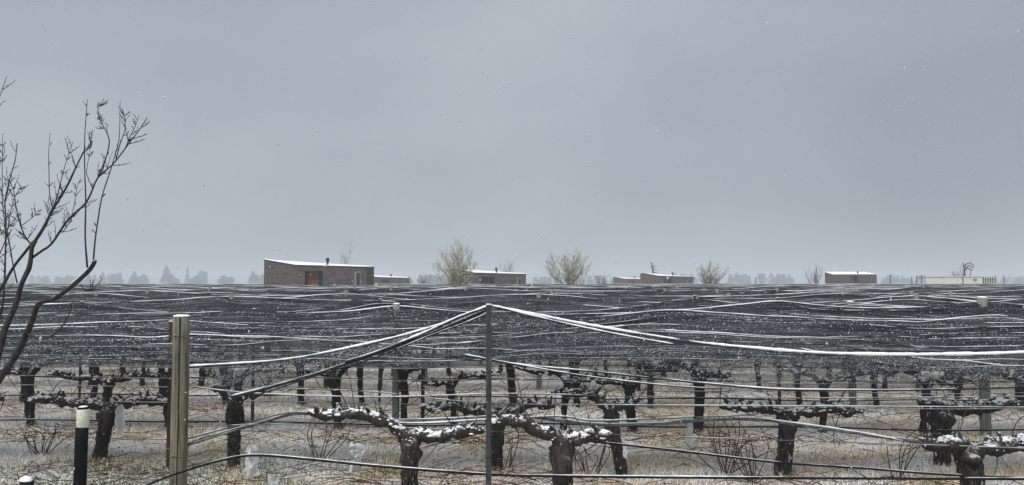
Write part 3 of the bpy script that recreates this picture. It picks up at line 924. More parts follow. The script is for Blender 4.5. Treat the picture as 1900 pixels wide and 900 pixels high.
# ------------------------------------------------------------------ white plastic sleeves on the vineyard floor
def sleeve(px, py0, py1, w, d, label, seed, name='plastic_sleeve', tilt=0.0):
    a, b = W(px, py0, d), W(px + tilt, py1, d)
    H = abs((b - a).z)
    G = np.zeros((12, 9, 3))
    wv = [0.35, 0.75, 1.0, 0.95, 0.8, 0.9, 1.0, 1.05, 0.9, 0.95, 0.8, 0.7]
    for i in range(12):
        t = i / 11
        c = a + (b - a) * t
        for j in range(9):
            u = (j / 8 - 0.5) * 2
            q = fbm(u * 2.6 + seed, t * 4.4, seed)
            G[i, j] = (c.x + w * wv[i] * u * (1 + 0.3 * q) + 0.2 * w * fbm(t * 4, seed), c.y - 0.9 * w * math.sin(u * 3.2 + seed) * (0.4 + q) - 0.5 * w * (1 - u * u),
                       c.z + 0.10 * H * fbm(u * 2.0, seed, t) + (0.12 * H * u * math.sin(seed * 3) if i in (0, 1, 10, 11) else 0))
    o = MB().grid(G).build(name, M['plastic'], None, False)
    tag(o, label, 'plastic sleeve', 'white plastic scraps among the vines')
sleeve(465, 826, 882, 0.055, 7.35, 'white plastic sleeve hanging round the front drip hose', 1.0)
sleeve(658, 822, 850, 0.075, 8.3, 'crumpled white plastic sheet left of the front vine', 2.0, 'plastic_scrap', 8)
sleeve(662, 850, 876, 0.05, 8.25, 'greyish plastic tail below the crumpled white sheet', 2.5, 'plastic_scrap', -8)
sleeve(222, 752, 806, 0.055, 9.35, 'white plastic bag hanging beside the leaning vine on the left', 3.0)
sleeve(505, 880, 915, 0.05, 7.3, 'white plastic scrap on the ground at the bottom edge', 4.0, 'plastic_scrap', 10)
sleeve(1278, 786, 830, 0.05, 9.2, 'pale translucent sleeve round a young cane in the second row', 5.0)
sleeve(1160, 822, 850, 0.03, 8.6, 'small white sleeve tied to the thin leaning vine', 6.0)

# ------------------------------------------------------------------ bare tree in the left foreground
TD = 4.3
tree = empty('bare_tree', tuple(Vector((-3.05, TD, 0))))
tag(tree, 'bare leafless tree reaching in from the left edge', 'tree')
trunk_pts = [(-3.05, TD, -0.1), (-3.02, TD, 0.5), (-2.98, TD - 0.02, 1.05), (-2.93, TD, 1.3)]
MB().tube(catmull(trunk_pts, 0.1), [0.075, 0.06, 0.055, 0.05], 12, 0.12, 3.0).build('trunk', M['branch'], tree)
def limb_path(pts, d0, d1, start=None):
    n = len(pts)
    P = [W(px, py, d0 + (d1 - d0) * i / max(1, n - 1)) for i, (px, py) in enumerate(pts)]
    if start is not None: P = [Vector(start)] + P
    return P
trng = random.Random(5)
def limb(pts, r0, r1, d0=TD, d1=TD, start=None, name='limb', parent=tree, twigs=0.0, snow=0.0, side=1.0, cap=True, tw_len=0.085):
    P = catmull(limb_path(pts, d0, d1, start), 0.035)
    r0 *= 0.8; r1 *= 0.75
    R = np.interp(np.linspace(0, 1, len(P)), [0, 1], [r0, r1])
    o = MB().tube(P, R * (1 + 0.06 * np.sin(np.arange(len(P)) * 1.3)), 8 if r0 > 0.008 else 5, 0.12 if r0 > 0.008 else 0, px_seed(pts)).build(name, M['branch' if r0 > 0.01 else 'twig'], parent)
    if snow:
        mb = MB(); snow_on(mb, P, snow, px_seed(pts), lift=(r0 * 0.75) / snow, gap=0.35)
        if mb.n: tag(mb.build('snow', M['snow'], o), kind='stuff')
    if twigs:
        n = int(len(P) * twigs * 1.4)
        tw = MB()
        for q in range(n):
            i = trng.randrange(len(P) // 8, len(P) - 1)
            t = P[i + 1] - P[i]; t /= np.linalg.norm(t) + 1e-9
            sd = np.cross(t, (0, 1, 0)) * trng.choice((-1, 1))
            L = trng.uniform(0.25, 1.2) * tw_len
            dr = t * trng.uniform(0.4, 1.0) + sd * trng.uniform(0.3, 1.0) + np.array([0, trng.uniform(-.5, .5), 0.25])
            dr /= np.linalg.norm(dr)
            e = P[i] + dr * L
            mid = P[i] + dr * L * 0.55 + np.array([trng.uniform(-.008, .008), 0, -0.004])
            tw.tube(catmull([P[i], mid, e], n=3), [0.0023, 0.0018, 0.0019, 0.0009], 4)
            for u in (0.4, 0.75, 1.0):
                if trng.random() < 0.7:
                    c = P[i] + dr * L * u
                    e2 = c + (dr * 0.7 + np.array([trng.uniform(-1, 1), trng.uniform(-1, 1), trng.uniform(-.2, 1)])) * 0.009
                    tw.tube(np.array([c, (c + e2) / 2, e2]), [0.0014, 0.0021, 0.0008], 4)
        if tw.n: tag(tw.build('twigs', M['twig'], o), kind='stuff')
    return o
def px_seed(pts): return (pts[0][0] * 0.37 + pts[-1][1] * 0.11) % 50
S1 = trunk_pts[-1]
la = limb([(-45, 775), (0, 702), (27, 664), (49, 620), (62, 589), (71, 564), (102, 553), (133, 531), (167, 500), (176, 484)], 0.026, 0.0135, TD, TD - 0.25, S1, snow=0.011)
limb([(162, 497), (158, 440), (159, 375), (157, 310), (157, 257), (162, 184)], 0.0062, 0.002, TD - 0.25, TD - 0.3, parent=tree, name='shoot', twigs=0.08, tw_len=0.03)
limb([(173, 486), (176, 450), (180, 420), (189, 366), (205, 316), (214, 285), (221, 257), (223, 188)], 0.0055, 0.0018, TD - 0.25, TD - 0.1, name='shoot', twigs=0.15, tw_len=0.03)
limb([(53, 620), (70, 627), (89, 627), (107, 615), (122, 596), (129, 580), (134, 560)], 0.008, 0.003, TD - 0.1, TD - 0.4, name='branch', twigs=0.2)
limb([(150, 528), (158, 540), (166, 538), (180, 528), (191, 516)], 0.003, 0.0012, TD - 0.2, TD - 0.1, name='branch', twigs=0.9, tw_len=0.05)
lb = limb([(-60, 800), (-25, 720), (0, 648), (9, 611), (27, 571), (40, 527), (53, 500), (57, 480), (59, 460), (66, 446)], 0.028, 0.014, TD + 0.05, TD + 0.15, S1, snow=0.008)
limb([(66, 446), (80, 424), (91, 402), (98, 389), (123, 348), (140, 312), (150, 292), (157, 279), (168, 274), (171, 262)], 0.0105, 0.003, TD + 0.15, TD + 0.3, name='branch', twigs=1.1)
limb([(91, 402), (104, 372), (112, 340), (120, 310), (128, 285), (136, 262)], 0.0045, 0.0016, TD + 0.2, TD + 0.0, name='branch', twigs=0.9)
limb([(98, 389), (92, 360), (91, 320), (90, 290), (93, 246)], 0.004, 0.0014, TD + 0.2, TD + 0.3, name='shoot', twigs=0.25, tw_len=0.03)
limb([(60, 478), (80, 464), (96, 452), (127, 407), (159, 377), (172, 350), (182, 329), (207, 307), (223, 288), (246, 257), (262, 236), (273, 218)], 0.009, 0.0028, TD + 0.15, TD - 0.1, name='branch', twigs=0.7)
limb([(182, 329), (192, 305), (198, 288), (203, 261), (194, 238), (185, 222), (182, 205), (184, 197), (193, 184)], 0.005, 0.0022, TD, TD + 0.15, name='branch', twigs=0.8, tw_len=0.05)
limb([(215, 297), (223, 266), (232, 240), (231, 215), (226, 200)], 0.0036, 0.0015, TD, TD - 0.15, name='branch', twigs=0.9, tw_len=0.05)
limb([(232, 276), (243, 250), (252, 232), (258, 214)], 0.0034, 0.0016, TD - 0.05, TD + 0.1, name='branch', twigs=0.9, tw_len=0.05)
limb([(115, 432), (128, 414), (138, 380), (142, 350), (150, 330)], 0.0032, 0.0014, TD + 0.05, TD + 0.2, name='branch', twigs=1.0, tw_len=0.06)
limb([(172, 350), (160, 320), (166, 290), (168, 262), (174, 242)], 0.003, 0.0012, TD + 0.02, TD + 0.1, name='shoot', twigs=0.4, tw_len=0.04)
limb([(-40, 620), (-15, 565), (9, 523), (27, 493), (45, 470), (62, 448)], 0.016, 0.009, TD + 0.1, TD + 0.16, (-2.96, TD, 1.15), snow=0.006)
limb([(56, 452), (45, 436), (36, 410), (29, 380), (25, 352), (14, 330)], 0.0055, 0.002, TD + 0.16, TD, name='branch', twigs=1.2)
limb([(38, 420), (52, 410), (66, 398), (73, 388)], 0.003, 0.0014, TD + 0.1, TD, name='branch', twigs=1.0, tw_len=0.05)
limb([(-20, 640), (2, 580), (8, 530), (10, 470), (11, 411), (9, 375), (14, 350), (20, 325), (28, 298), (32, 266)], 0.012, 0.003, TD + 0.3, TD + 0.35, name='limb', twigs=1.0, start=(-2.97, TD, 1.12))
limb([(32, 526), (24, 490), (18, 455), (10, 420), (5, 380), (4, 340), (5, 247)], 0.005, 0.0015, TD + 0.2, TD + 0.2, name='shoot', twigs=0.3, tw_len=0.04)
limb([(-60, 500), (-30, 400), (-20, 300), (-6, 200), (0, 178), (13, 141)], 0.010, 0.002, TD + 0.1, TD + 0.1, name='limb', start=(-2.95, TD, 1.2), twigs=0.3)
limb([(-20, 460), (-5, 440), (10, 428), (24, 410), (38, 392)], 0.004, 0.0015, TD + 0.25, TD + 0.05, name='branch', twigs=0.9, tw_len=0.07)
limb([(-25, 540), (0, 470), (12, 440), (18, 400), (30, 360), (45, 345)], 0.005, 0.0016, TD + 0.1, TD + 0.3, name='branch', twigs=0.9, tw_len=0.07)
limb([(7, 365), (-5, 330), (2, 300), (6, 285)], 0.003, 0.0012, TD + 0.3, TD + 0.2, name='branch', twigs=1.0, tw_len=0.06)

# ------------------------------------------------------------------ lodges
def lodge(px0, px1, pytop, d, label, plain=False, group='brick lodges beyond the vineyard', h=1.0):
    """wedge shaped brick lodge; front between the two pixel columns at depth d"""
    s = d / F
    xl, xr = X(px0, d), X(px1, d)
    wd = xr - xl
    ztop = CAM_H + (525 - pytop) * s
    o = empty('brick_lodge', ((xl + xr) / 2, d, 0))
    tag(o, label, 'house', group)
    xc = xl + wd * 0.31                       # fold in the front
    zr = ztop - wd * 0.078
    zc = ztop - wd * 0.060
    dep = wd * 0.55
    A, B, C_, D, E = (X(px0, d + wd * .22), d + wd * .22), (xc, d), (xr, d + wd * .02), (xr - wd * .02, d + dep), (xl + wd * .03, d + dep)
    zz = [ztop, zc, zr, zr + wd * .012, ztop - wd * .015]
    foot = [A, B, C_, D, E]
    lean = [(wd * .02, 0), (0, 0), (0, 0), (0, 0), (0, 0)]
    if plain:
        zz = [ztop, ztop, ztop, ztop + wd * .06, ztop + wd * .06]
    # door recess and window cut into the long front: wall built in pieces round the openings
    t0, t1, t2, t3 = 0.13, 0.38, 0.82, 0.91      # along B-C
    zd = zc - wd * 0.05 if not plain else ztop - wd * 0.03
    rec = wd * 0.09
    def bc(t, off=0.0):
        return (B[0] + (C_[0] - B[0]) * t, B[1] + (C_[1] - B[1]) * t + off)
    def tz(t):
        return zz[1] + (zz[2] - zz[1]) * t
    th = wd * 0.03
    walls = MB()
    def wallseg(p, q, zp, zq, z0=0.0, th=th):
        nx, ny = -(q[1] - p[1]), (q[0] - p[0])
        L = math.hypot(nx, ny); nx, ny = nx / L * th, ny / L * th
        walls.prism([(p[0], p[1], z0), (q[0], q[1], z0), (q[0] + nx, q[1] + ny, z0), (p[0] + nx, p[1] + ny, z0)],
                    [(p[0], p[1], zp), (q[0], q[1], zq), (q[0] + nx, q[1] + ny, zq), (p[0] + nx, p[1] + ny, zp)])
    walls.prism([(A[0] + wd * .018, A[1], 0), (B[0], B[1], 0), (B[0], B[1] + th, 0), (A[0] + wd * .018, A[1] + th, 0)], [(A[0], A[1], zz[0]), (B[0], B[1], zz[1]), (B[0], B[1] + th, zz[1]), (A[0], A[1] + th, zz[0])])
    wallseg(B, bc(t0), tz(0), tz(t0))
    wallseg(bc(t0 + .001), bc(t1), tz(t0), tz(t1), zd)
    wallseg(bc(t1 + .001), bc(t2), tz(t1), tz(t2))
    wallseg(bc(t2 + .001), bc(t3), tz(t2), tz(t3), zd + wd * .0)
    wallseg(bc(t3 + .001), C_, tz(t3), zz[2])
    wallseg((C_[0] - .01, C_[1] + .02), D, zz[2], zz[3])
    wallseg(D, E, zz[3], zz[4])
    wallseg(E, (A[0], A[1] + .02), zz[4], zz[0])
    walls.build('wall', M['brick'], o, False)
    # roof slab under snow
    rt = [(p[0], p[1], z + 0.02) for p, z in zip(foot, zz)]
    cx = sum(p[0] for p in foot) / 5; cy = sum(p[1] for p in foot) / 5
    def grow(p, k): return (cx + (p[0] - cx) * k, cy + (p[1] - cy) * k, p[2])
    rf = MB().prism([grow((p[0], p[1], p[2] - 0.015), 1.012) for p in rt], [grow((p[0], p[1], p[2] + wd * .008), 1.010) for p in rt]).build('roof', M['house_dark'], o, False)
    MB().prism([grow((p[0], p[1], p[2] + wd * .009), 1.008) for p in rt], [grow((p[0], p[1], p[2] + wd * .0145), 0.992) for p in rt]).build('snow', M['snow'], rf, False)
    # recess: stained timber back wall, dark reveal
    a, b_ = bc(t0, rec), bc(t1, rec)
    MB().prism([(a[0], a[1], 0), (b_[0], b_[1], 0), (b_[0], b_[1] + .1, 0), (a[0], a[1] + .1, 0)], [(a[0], a[1], zd), (b_[0], b_[1], zd), (b_[0], b_[1] + .1, zd), (a[0], a[1] + .1, zd)]).build('timber_wall', M['house_wood'], o, False)
    dx0 = bc(t1 - 0.09, rec - 0.06); dx1 = bc(t1 - 0.005, rec - 0.06)
    dr = MB().box(dx0[0], dx1[0], dx0[1], dx0[1] + .05, 0, zd - .05).build('door', M['house_dark'], o, False)
    hp = (dx0[0] + (dx1[0] - dx0[0]) * 0.2, dx0[1])
    MB().box(hp[0] - .02, hp[0] + .02, hp[1] - .05, hp[1] - .003, 1.0, 1.2).build('handle', M['house_frame'], dr, False)
    # tall window
    w0, w1 = bc(t2, .06), bc(t3, .06)
    fr = MB()
    ww = w1[0] - w0[0]
    fr.box(w0[0], w0[0] + ww * .34, w0[1], w0[1] + .08, 0.0, zd)
    fr.box(w1[0] - ww * .08, w1[0], w0[1], w0[1] + .08, 0.0, zd)
    fr.box(w0[0] + ww * .341, w1[0] - ww * .081, w0[1], w0[1] + .08, zd - wd * .02, zd - .002)
    wn_ = fr.build('window', M['house_frame'], o, False)
    MB().box(w0[0] + ww * .35, w1[0] - ww * .09, w0[1] + .03, w0[1] + .05, 0.0, zd - wd * .02 - .003).build('pane', M['pane'], wn_, False)
    # stove flue with cowl
    fx, fy = bc(0.42, wd * .08)
    zb = zz[1] - .1
    zt = zz[1] + wd * .065
    r = wd * 0.010
    fl = MB().tube(np.array([(fx, fy, zb), (fx, fy, zt)]), [r, r], 10).build('flue', M['house_dark'], o)
    MB().tube(np.array([(fx, fy, zt - wd * .022), (fx, fy, zt - wd * .018), (fx, fy, zt + wd * .012), (fx, fy, zt + wd * .016)]), [r * 1.1, r * 1.75, r * 1.75, r * 1.1], 10).build('cowl', M['house_dark'], fl)
    return o
lodge(490, 680, 482, 72, 'largest brick lodge with a raised left corner, black flue and orange timber porch')
lodge(838, 976, 499, 100, 'brick lodge half behind the tall pale bush')
lodge(676, 757, 510, 150, 'small low brick lodge peeping out right of the largest lodge')
lodge(1193, 1287, 507, 148, 'brick lodge in the middle distance with a dark pole tree behind it')
lodge(1140, 1204, 514, 168, 'low brick lodge adjoining the left of the pole tree lodge')
lodge(1545, 1627, 510, 140, 'flat brick lodge with a broad snowy roof towards the right', plain=True)

# ------------------------------------------------------------------ white building, fence, poles
d = 125.0; s = d / F
o = empty('white_shed', (X(1770, d), d, 0)); tag(o, 'long low white shed near the right edge', 'shed')
zt = CAM_H + (525 - 513.5) * s
for a, b_ in ((1718, 1749.7), (1750, 1785.7), (1786, 1821.5)):
    MB().box(X(a, d), X(b_, d), d, d + 3, 0, zt).build('panel', M['white_panel'], o, False)
MB().box(X(1717, d), X(1822.5, d), d - .1, d + 3.1, zt + .01, zt + .09).build('roof_snow', M['snow'], o, False)
MB().box(X(1784.9, d), X(1786.4, d), d - .06, d - .004, 0, zt - .01).build('downpipe', M['house_dark'], o, False)
mb = MB(); th = np.linspace(0, 2 * math.pi, 20, endpoint=False)
cxp, czp = X(1808, d), CAM_H + (525 - 519) * s
mb.prism([(cxp + .34 * math.cos(t), d - .005, czp + .2 * math.sin(t)) for t in th], [(cxp + .34 * math.cos(t), d - .05, czp + .2 * math.sin(t)) for t in th])
mb.build('oval_plate', M['house_frame'], o, False)
o = empty('slat_fence', (X(1834, d), d, 0)); tag(o, 'short fence of dark upright slats right of the white shed', 'fence')
for q in range(6):
    x = X(1824 + q * 4.3, d)
    MB().box(x - .06, x + .06, d, d + .06, 0, zt - 0.02).build('slat', M['house_dark'], o, False)
MB().box(X(1823, d), X(1847, d), d + .062, d + .12, zt - .35, zt - .25).build('rail', M['white_panel'], o, False)
MB().box(X(1823, d), X(1847, d), d + .13, d + .16, 0, zt - .03).build('backing_panel', M['white_panel'], o, False)
for px, pt, dd, lab in ((1651, 511, 110, 'thin dark pole just right of the snowy flat roofed lodge'), (1691, 514, 118, 'short dark pole between the flat lodge and the white shed'), (1700, 513, 118, 'short dark pole close left of the white shed'),
                        (1709, 511, 120, 'dark pole touching the left end of the white shed'), (1862, 512, 118, 'lone dark pole right of the slat fence'), (1401, 516, 120, 'thin dark pole right of the yellowish bush')):
    x = X(px, dd); z = CAM_H + (525 - pt) * dd / F
    o = empty('pole', (x, dd, 0)); tag(o, lab, 'pole', 'dark poles along the far edge')
    MB().tube(np.array([(x, dd, 0), (x, dd, z)]), [0.075, 0.06], 8).build('shaft', M['house_dark'], o)
    MB().tube(np.array([(x, dd, z + .002), (x, dd, z + .05), (x, dd, z + .07)]), [0.085, 0.085, 0.02], 8).build('cap', M['house_dark'], o)

# ------------------------------------------------------------------ bushes and far trees
def bare_bush(px, pytop, halfw, d, label, leafmat=None, nleaf=600, stems=9, seed=1, name='bush', cat='bush', twigm='grey_twigs', up=1.0, thick=0.03):
    r = random.Random(seed)
    nr = np.random.default_rng(seed)
    s = d / F
    x0 = X(px, d); H = CAM_H + (525 - pytop) * s; Wd = halfw * s
    o = empty(name, (x0, d, 0)); tag(o, label, cat)
    tk = MB()
    tk.tube(catmull([(x0, d, -.1), (x0 + r.uniform(-.1, .1), d, H * .12), (x0, d, H * .25)], .2), [thick * 2.2, thick * 1.6, thick * 1.2], 7, .1, seed)
    tk.build('trunk', M[twigm], o)
    tips = []
    cr = MB()
    def grow(p, dirv, L, rad, depth):
        n = 4
        pts = [np.array(p)]
        dv_ = np.array(dirv)
        for i in range(n):
            dv_ = dv_ + np.array([r.uniform(-.16, .16), r.uniform(-.16, .16), 0.10 * up]); dv_ /= np.linalg.norm(dv_)
            pts.append(pts[-1] + dv_ * L / n)
        cr.tube(np.array(pts), np.linspace(rad, rad * .45, n + 1), 4, cap=False)
        tips.extend(pts[1:])
        if depth > 0:
            for q in range(r.choice((3, 4))):
                i = r.randrange(1, n + 1)
                a = r.uniform(0, 2 * math.pi); sp = r.uniform(.35, .75)
                nd = dv_ + sp * np.array([math.cos(a), math.sin(a), r.uniform(-.1, .5)])
                grow(pts[i], nd / np.linalg.norm(nd), L * r.uniform(.45, .68), max(rad * .5, .006), depth - 1)
    for q in range(stems):
        a = 2 * math.pi * q / stems + r.uniform(-.3, .3)
        k = r.uniform(.1, 1.15)
        tgt = np.array([math.cos(a) * Wd * k, math.sin(a) * Wd * k, H * r.uniform(.45, .62) * (1.05 - .25 * k)])
        grow((x0, d, H * r.uniform(.08, .24)), tgt / np.linalg.norm(tgt), np.linalg.norm(tgt) * .8, thick, 3)
    crown = cr.build('crown', M[twigm], o)
    if leafmat:
        T = np.array(tips)
        idx = nr.integers(0, len(T), nleaf)
        c = T[idx] + nr.normal(0, 0.06, (nleaf, 3))
        e1 = nr.normal(0, 1, (nleaf, 3)); e1 /= np.linalg.norm(e1, axis=1)[:, None]
        e2 = nr.normal(0, 1, (nleaf, 3)); e2 /= np.linalg.norm(e2, axis=1)[:, None]
        sz = nr.uniform(.025, .055, (nleaf, 1))
        V3 = np.stack([c - e1 * sz, c + e2 * sz * .6, c + e1 * sz, c - e2 * sz * .6], axis=1)
        tri_cloud('leaves', V3, M[leafmat], crown, 4)
    return o
bare_bush(850, 452, 40, 62, 'tall loose bush with pale leaves before the second lodge', 'leaf_pale', 5200, 24, 3, up=.35, thick=.015)
bare_bush(1058, 459, 35, 66, 'rounded pale twiggy bush standing alone in the middle', 'leaf_pale', 2600, 26, 4, up=.4, thick=.017)
bare_bush(1315, 489, 24, 95, 'small yellowish green bush right of the middle lodges', 'leaf_green', 5000, 18, 6, up=.4, thick=.02)
bare_bush(788, 499, 18, 110, 'low grey bare bush left of the tall pale bush', 'leaf_pale', 150, 8, 7)
bare_bush(1120, 504, 16, 110, 'small grey bush left of the low adjoining lodge', 'leaf_pale', 150, 8, 8)
bare_bush(1513, 491, 22, 105, 'hazy grey bare tree left of the flat lodge', None, 0, 9, 9, 'bare_small_tree', 'tree')
bare_bush(1775, 485, 20, 135, 'bare tree with tangled branches behind the white shed', None, 0, 9, 10, 'bare_small_tree', 'tree')
bare_bush(640, 447, 14, 84, 'few thin bare stems rising behind the largest lodge', None, 0, 5, 12, 'bare_small_tree', 'tree', up=2.2, thick=.022)
bare_bush(940, 467, 24, 125, 'faint thin bare tree behind the second lodge', None, 0, 6, 13, 'bare_small_tree', 'tree', up=1.5)
# drooping looped branches beside the shed tree
o = empty('drooping_tree', (X(1790, 134), 134, 0)); tag(o, 'dark tree with arching drooping branches over the white shed', 'tree')
P0 = W(1790, 512, 134)
MB().tube(catmull([(P0.x, 134, -.1), (P0.x, 134, 1.5), tuple(W(1789, 500, 134)), tuple(W(1787, 487, 134))], .3), [.2, .16, .12, .08], 7, .1, 1.).build('trunk', M['twig'], o)
for q, pts in enumerate(([(1789, 498), (1793, 490), (1800, 488), (1806, 493), (1807, 498)], [(1789, 503), (1794, 498), (1800, 499), (1801, 508), (1799, 512)], [(1788, 505), (1797, 493), (1804, 497), (1803, 503)])):
    MB().tube(catmull([W(a, b_, 134 + .4 * q) for a, b_ in pts], .2), [.10, .08, .05], 6).build('branch', M['twig'], o)
# dark pole-like tree behind the middle lodge
d = 160.0
o = empty('pole_tree', (X(1211, d), d, 0)); tag(o, 'dark pole like pruned tree behind the middle lodge', 'tree')
MB().tube(catmull([(X(1212, d), d, -.1), tuple(W(1212, 510, d)), tuple(W(1211, 498, d)), tuple(W(1209, 487, d))], .4), [.22, .2, .17, .10], 7, .2, 2.0).build('trunk', M['twig'], o)
for q, pts in enumerate(([(1211, 503), (1215, 499), (1219, 502)], [(1211, 498), (1215, 493), (1218, 495)], [(1210, 497), (1207, 494)], [(1209, 488), (1206, 490)], [(1212, 507), (1217, 505), (1220, 509)])):
    MB().tube(catmull([W(a, b_, d) for a, b_ in pts], .3), [.09, .06, .04], 5).build('branch', M['twig'], o)

def conifer(px, pytop, halfw, d, label, seed, shape='cone', name='conifer'):
    nr = np.random.default_rng(seed)
    s = d / F
    x0 = X(px, d); H = CAM_H + (525 - pytop) * s; Wd = halfw * s
    o = empty(name, (x0, d, 0)); tag(o, label, 'tree', 'hazy trees on the horizon')
    MB().tube(np.array([(x0, d, -.2), (x0, d, H * .5), (x0, d, H * .95)]), [.28, .18, .04], 7).build('trunk', M['twig'], o)
    n = 2600
    u = nr.uniform(0, 1, n)
    ang = nr.uniform(0, 2 * math.pi, n)
    lobes = 1 + 0.22 * np.sin(ang * 3 + seed) + 0.18 * np.sin(u * 26 + ang * 2)
    if shape == 'cone':
        prof = (1 - u) ** 0.75
    elif shape == 'spire':
        prof = (1 - u) ** 1.0
    else:
        prof = np.sqrt(np.clip(1 - (u * 1.05 - .18) ** 2 / .85, 0.02, 1))
        kx = nr.uniform(-.55, .55, 6); kz = nr.uniform(.25, 1.0, 6); kr = nr.uniform(.28, .5, 6)
    rr = Wd * prof * lobes * np.sqrt(nr.uniform(.15, 1, n))
    z = H * (.04 + .96 * u)
    c = np.stack([x0 + rr * np.cos(ang), d + rr * np.sin(ang), z - rr * .15], axis=1)
    if shape == 'round':                    # several uneven heads instead of one dome
        g = nr.integers(0, 6, n)
        rad = np.cbrt(nr.uniform(0, 1, n)) * kr[g]
        th_ = nr.uniform(0, 2 * math.pi, n); ph_ = np.arccos(nr.uniform(-1, 1, n))
        c = np.stack([x0 + Wd * (kx[g] + rad * np.sin(ph_) * np.cos(th_)), d + Wd * rad * np.sin(ph_) * np.sin(th_), H * np.clip(kz[g] - .28 + .62 * rad * np.cos(ph_), .02, 1.0) * (1 - .25 * np.abs(kx[g]))], axis=1)
        low = nr.uniform(0, 1, n) < .3
        c[low, 2] = H * nr.uniform(0, .45, low.sum()); c[low, 0] = x0 + Wd * nr.uniform(-.8, .8, low.sum())
    sz = nr.uniform(.3, .8, (n, 1)) * min(2.2, Wd / 4.0)
    e1 = np.stack([np.cos(ang), np.sin(ang), -.25 + nr.normal(0, .3, n)], axis=1) + nr.normal(0, .25, (n, 3))
    e2 = nr.normal(0, 1, (n, 3))
    V3 = np.stack([c - e1 * sz * .5 + e2 * sz * .3, c + e1 * sz * .8, c - e1 * sz * .5 - e2 * sz * .3], axis=1)
    tri_cloud('crown', V3, M['conifer'], o, 3)
CON = [(165, 509, 10, 'cone', 'faint hazy conifer at the left end of the horizon, behind the bare tree'), (191, 505, 9, 'cone', 'hazy pointed conifer beside the cut branch of the bare tree'), (215, 501, 17, 'round', 'hazy rounded tree right of the cut branch'),
       (250, 504, 11, 'cone', 'hazy conifer, left of the pair with two low tops'), (263, 505, 15, 'round', 'hazy broad tree, right of the pair with two low tops'), (309, 493, 12, 'cone', 'tallest hazy conifer with a stepped top'),
       (324, 503, 12, 'round', 'hazy round tree nestled against the tallest conifer'), (348, 493, 6, 'spire', 'slim hazy spire shaped conifer'), (362, 505, 13, 'round', 'low hazy tree right of the slim spire'), (376, 498, 12, 'round', 'taller hazy round tree right of the slim spire'),
       (420, 506, 17, 'round', 'hazy dome shaped tree standing alone left of the largest lodge'), (470, 503, 11, 'cone', 'hazy tree left of the largest lodge, darker and pointed'), (482, 502, 12, 'round', 'hazy tree touching the largest lodge\'s left corner')]
for i, (px, pt, hw, sh, lab) in enumerate(CON):
    conifer(px, pt, hw, 660 + (i * 37) % 90, lab, 70 + i, sh, 'hazy_tree')
# the far wood that reads as one mass
nr = np.random.default_rng(5)
segs = [(992, 1040, 515, 700), (1088, 1140, 512, 700), (1225, 1300, 511, 720), (1335, 1475, 510, 720), (1630, 1715, 513, 720), (1842, 1990, 516, 740), (-60, 170, 514, 750), (760, 840, 512, 650)]
allV = []
for a, b_, pt, d in segs:
    nt_ = int((b_ - a) / 5)
    for q in range(nt_):
        px = nr.uniform(a, b_)
        H = CAM_H + max(2.0, 525 - pt - abs(nr.normal(0, 5)) + 3) * d / F
        Wd = nr.uniform(3, 8.5) * d / F
        n = 160
        u = nr.uniform(0, 1, n); ang = nr.uniform(0, 2 * math.pi, n)
        rr = Wd * np.sqrt(np.clip(1 - u ** 1.6, .02, 1)) * np.sqrt(nr.uniform(.1, 1, n))
        c = np.stack([X(px, d) + rr * np.cos(ang), d + nr.uniform(-20, 20) + rr * np.sin(ang), H * u], axis=1)
        e1 = nr.normal(0, 1, (n, 3)); e2 = nr.normal(0, 1, (n, 3)); sz = 1.0
        allV.append(np.stack([c - e1 * sz * .6, c + e2 * sz * .6, c + e1 * sz * .6], axis=1))
tag(tri_cloud('far_wood', np.concatenate(allV), M['conifer'], None, 3), 'hazy grey line of far trees along the horizon', 'trees', kind='stuff')

# ------------------------------------------------------------------ vineyard floor: straw, green grass, prunings
def blades(name, n, ylo, yhi, dens, mat, lab, hmin, hmax, w, xfun=None, keep=None, bend=0.8):
    y = ylo + (yhi - ylo) * nrng.uniform(0, 1, n) ** dens
    x = nrng.uniform(-1, 1, n) * (0.67 * y + 0.6) if xfun is None else xfun(n)
    # clumping
    cl = np.array([fbm(a * 1.6, b * 1.6, 2.0) + .5 * fbm(a * 5, b * 5, 4.0) for a, b in zip(x, y)])
    ok = cl > nrng.uniform(-0.55, 0.35, n)
    if keep is not None: ok &= keep(x, y)
    x, y, cl = x[ok], y[ok], cl[ok]
    n = len(x)
    z = np.array([gh(a, b) for a, b in zip(x, y)])
    h = nrng.uniform(hmin, hmax, n) * (0.8 + 0.5 * np.clip(cl, 0, 1))
    a = nrng.uniform(0, 2 * math.pi, n)
    lean = nrng.uniform(.2, 1.6, n) * bend
    dx, dy = np.cos(a) * lean * h, np.sin(a) * lean * h
    hz = h * np.clip(1.15 - .45 * lean, .18, 1)
    px_, py_ = -np.sin(a) * w * .5, np.cos(a) * w * .5
    b0 = np.stack([x - px_, y - py_, z - .005], 1); b1 = np.stack([x + px_, y + py_, z - .005], 1)
    m0 = np.stack([x - px_ * .8 + dx * .4, y - py_ * .8 + dy * .4, z + hz * .7], 1); m1 = np.stack([x + px_ * .8 + dx * .4, y + py_ * .8 + dy * .4, z + hz * .7], 1)
    t0 = np.stack([x - px_ * .2 + dx, y - py_ * .2 + dy, z + hz], 1); t1 = np.stack([x + px_ * .2 + dx, y + py_ * .2 + dy, z + hz], 1)
    Q = np.concatenate([np.stack([b0, b1, m1, m0], 1), np.stack([m0, m1, t1, t0], 1)])
    return tag(tri_cloud(name, Q, mat, None, 4), lab, 'grass', kind='stuff')
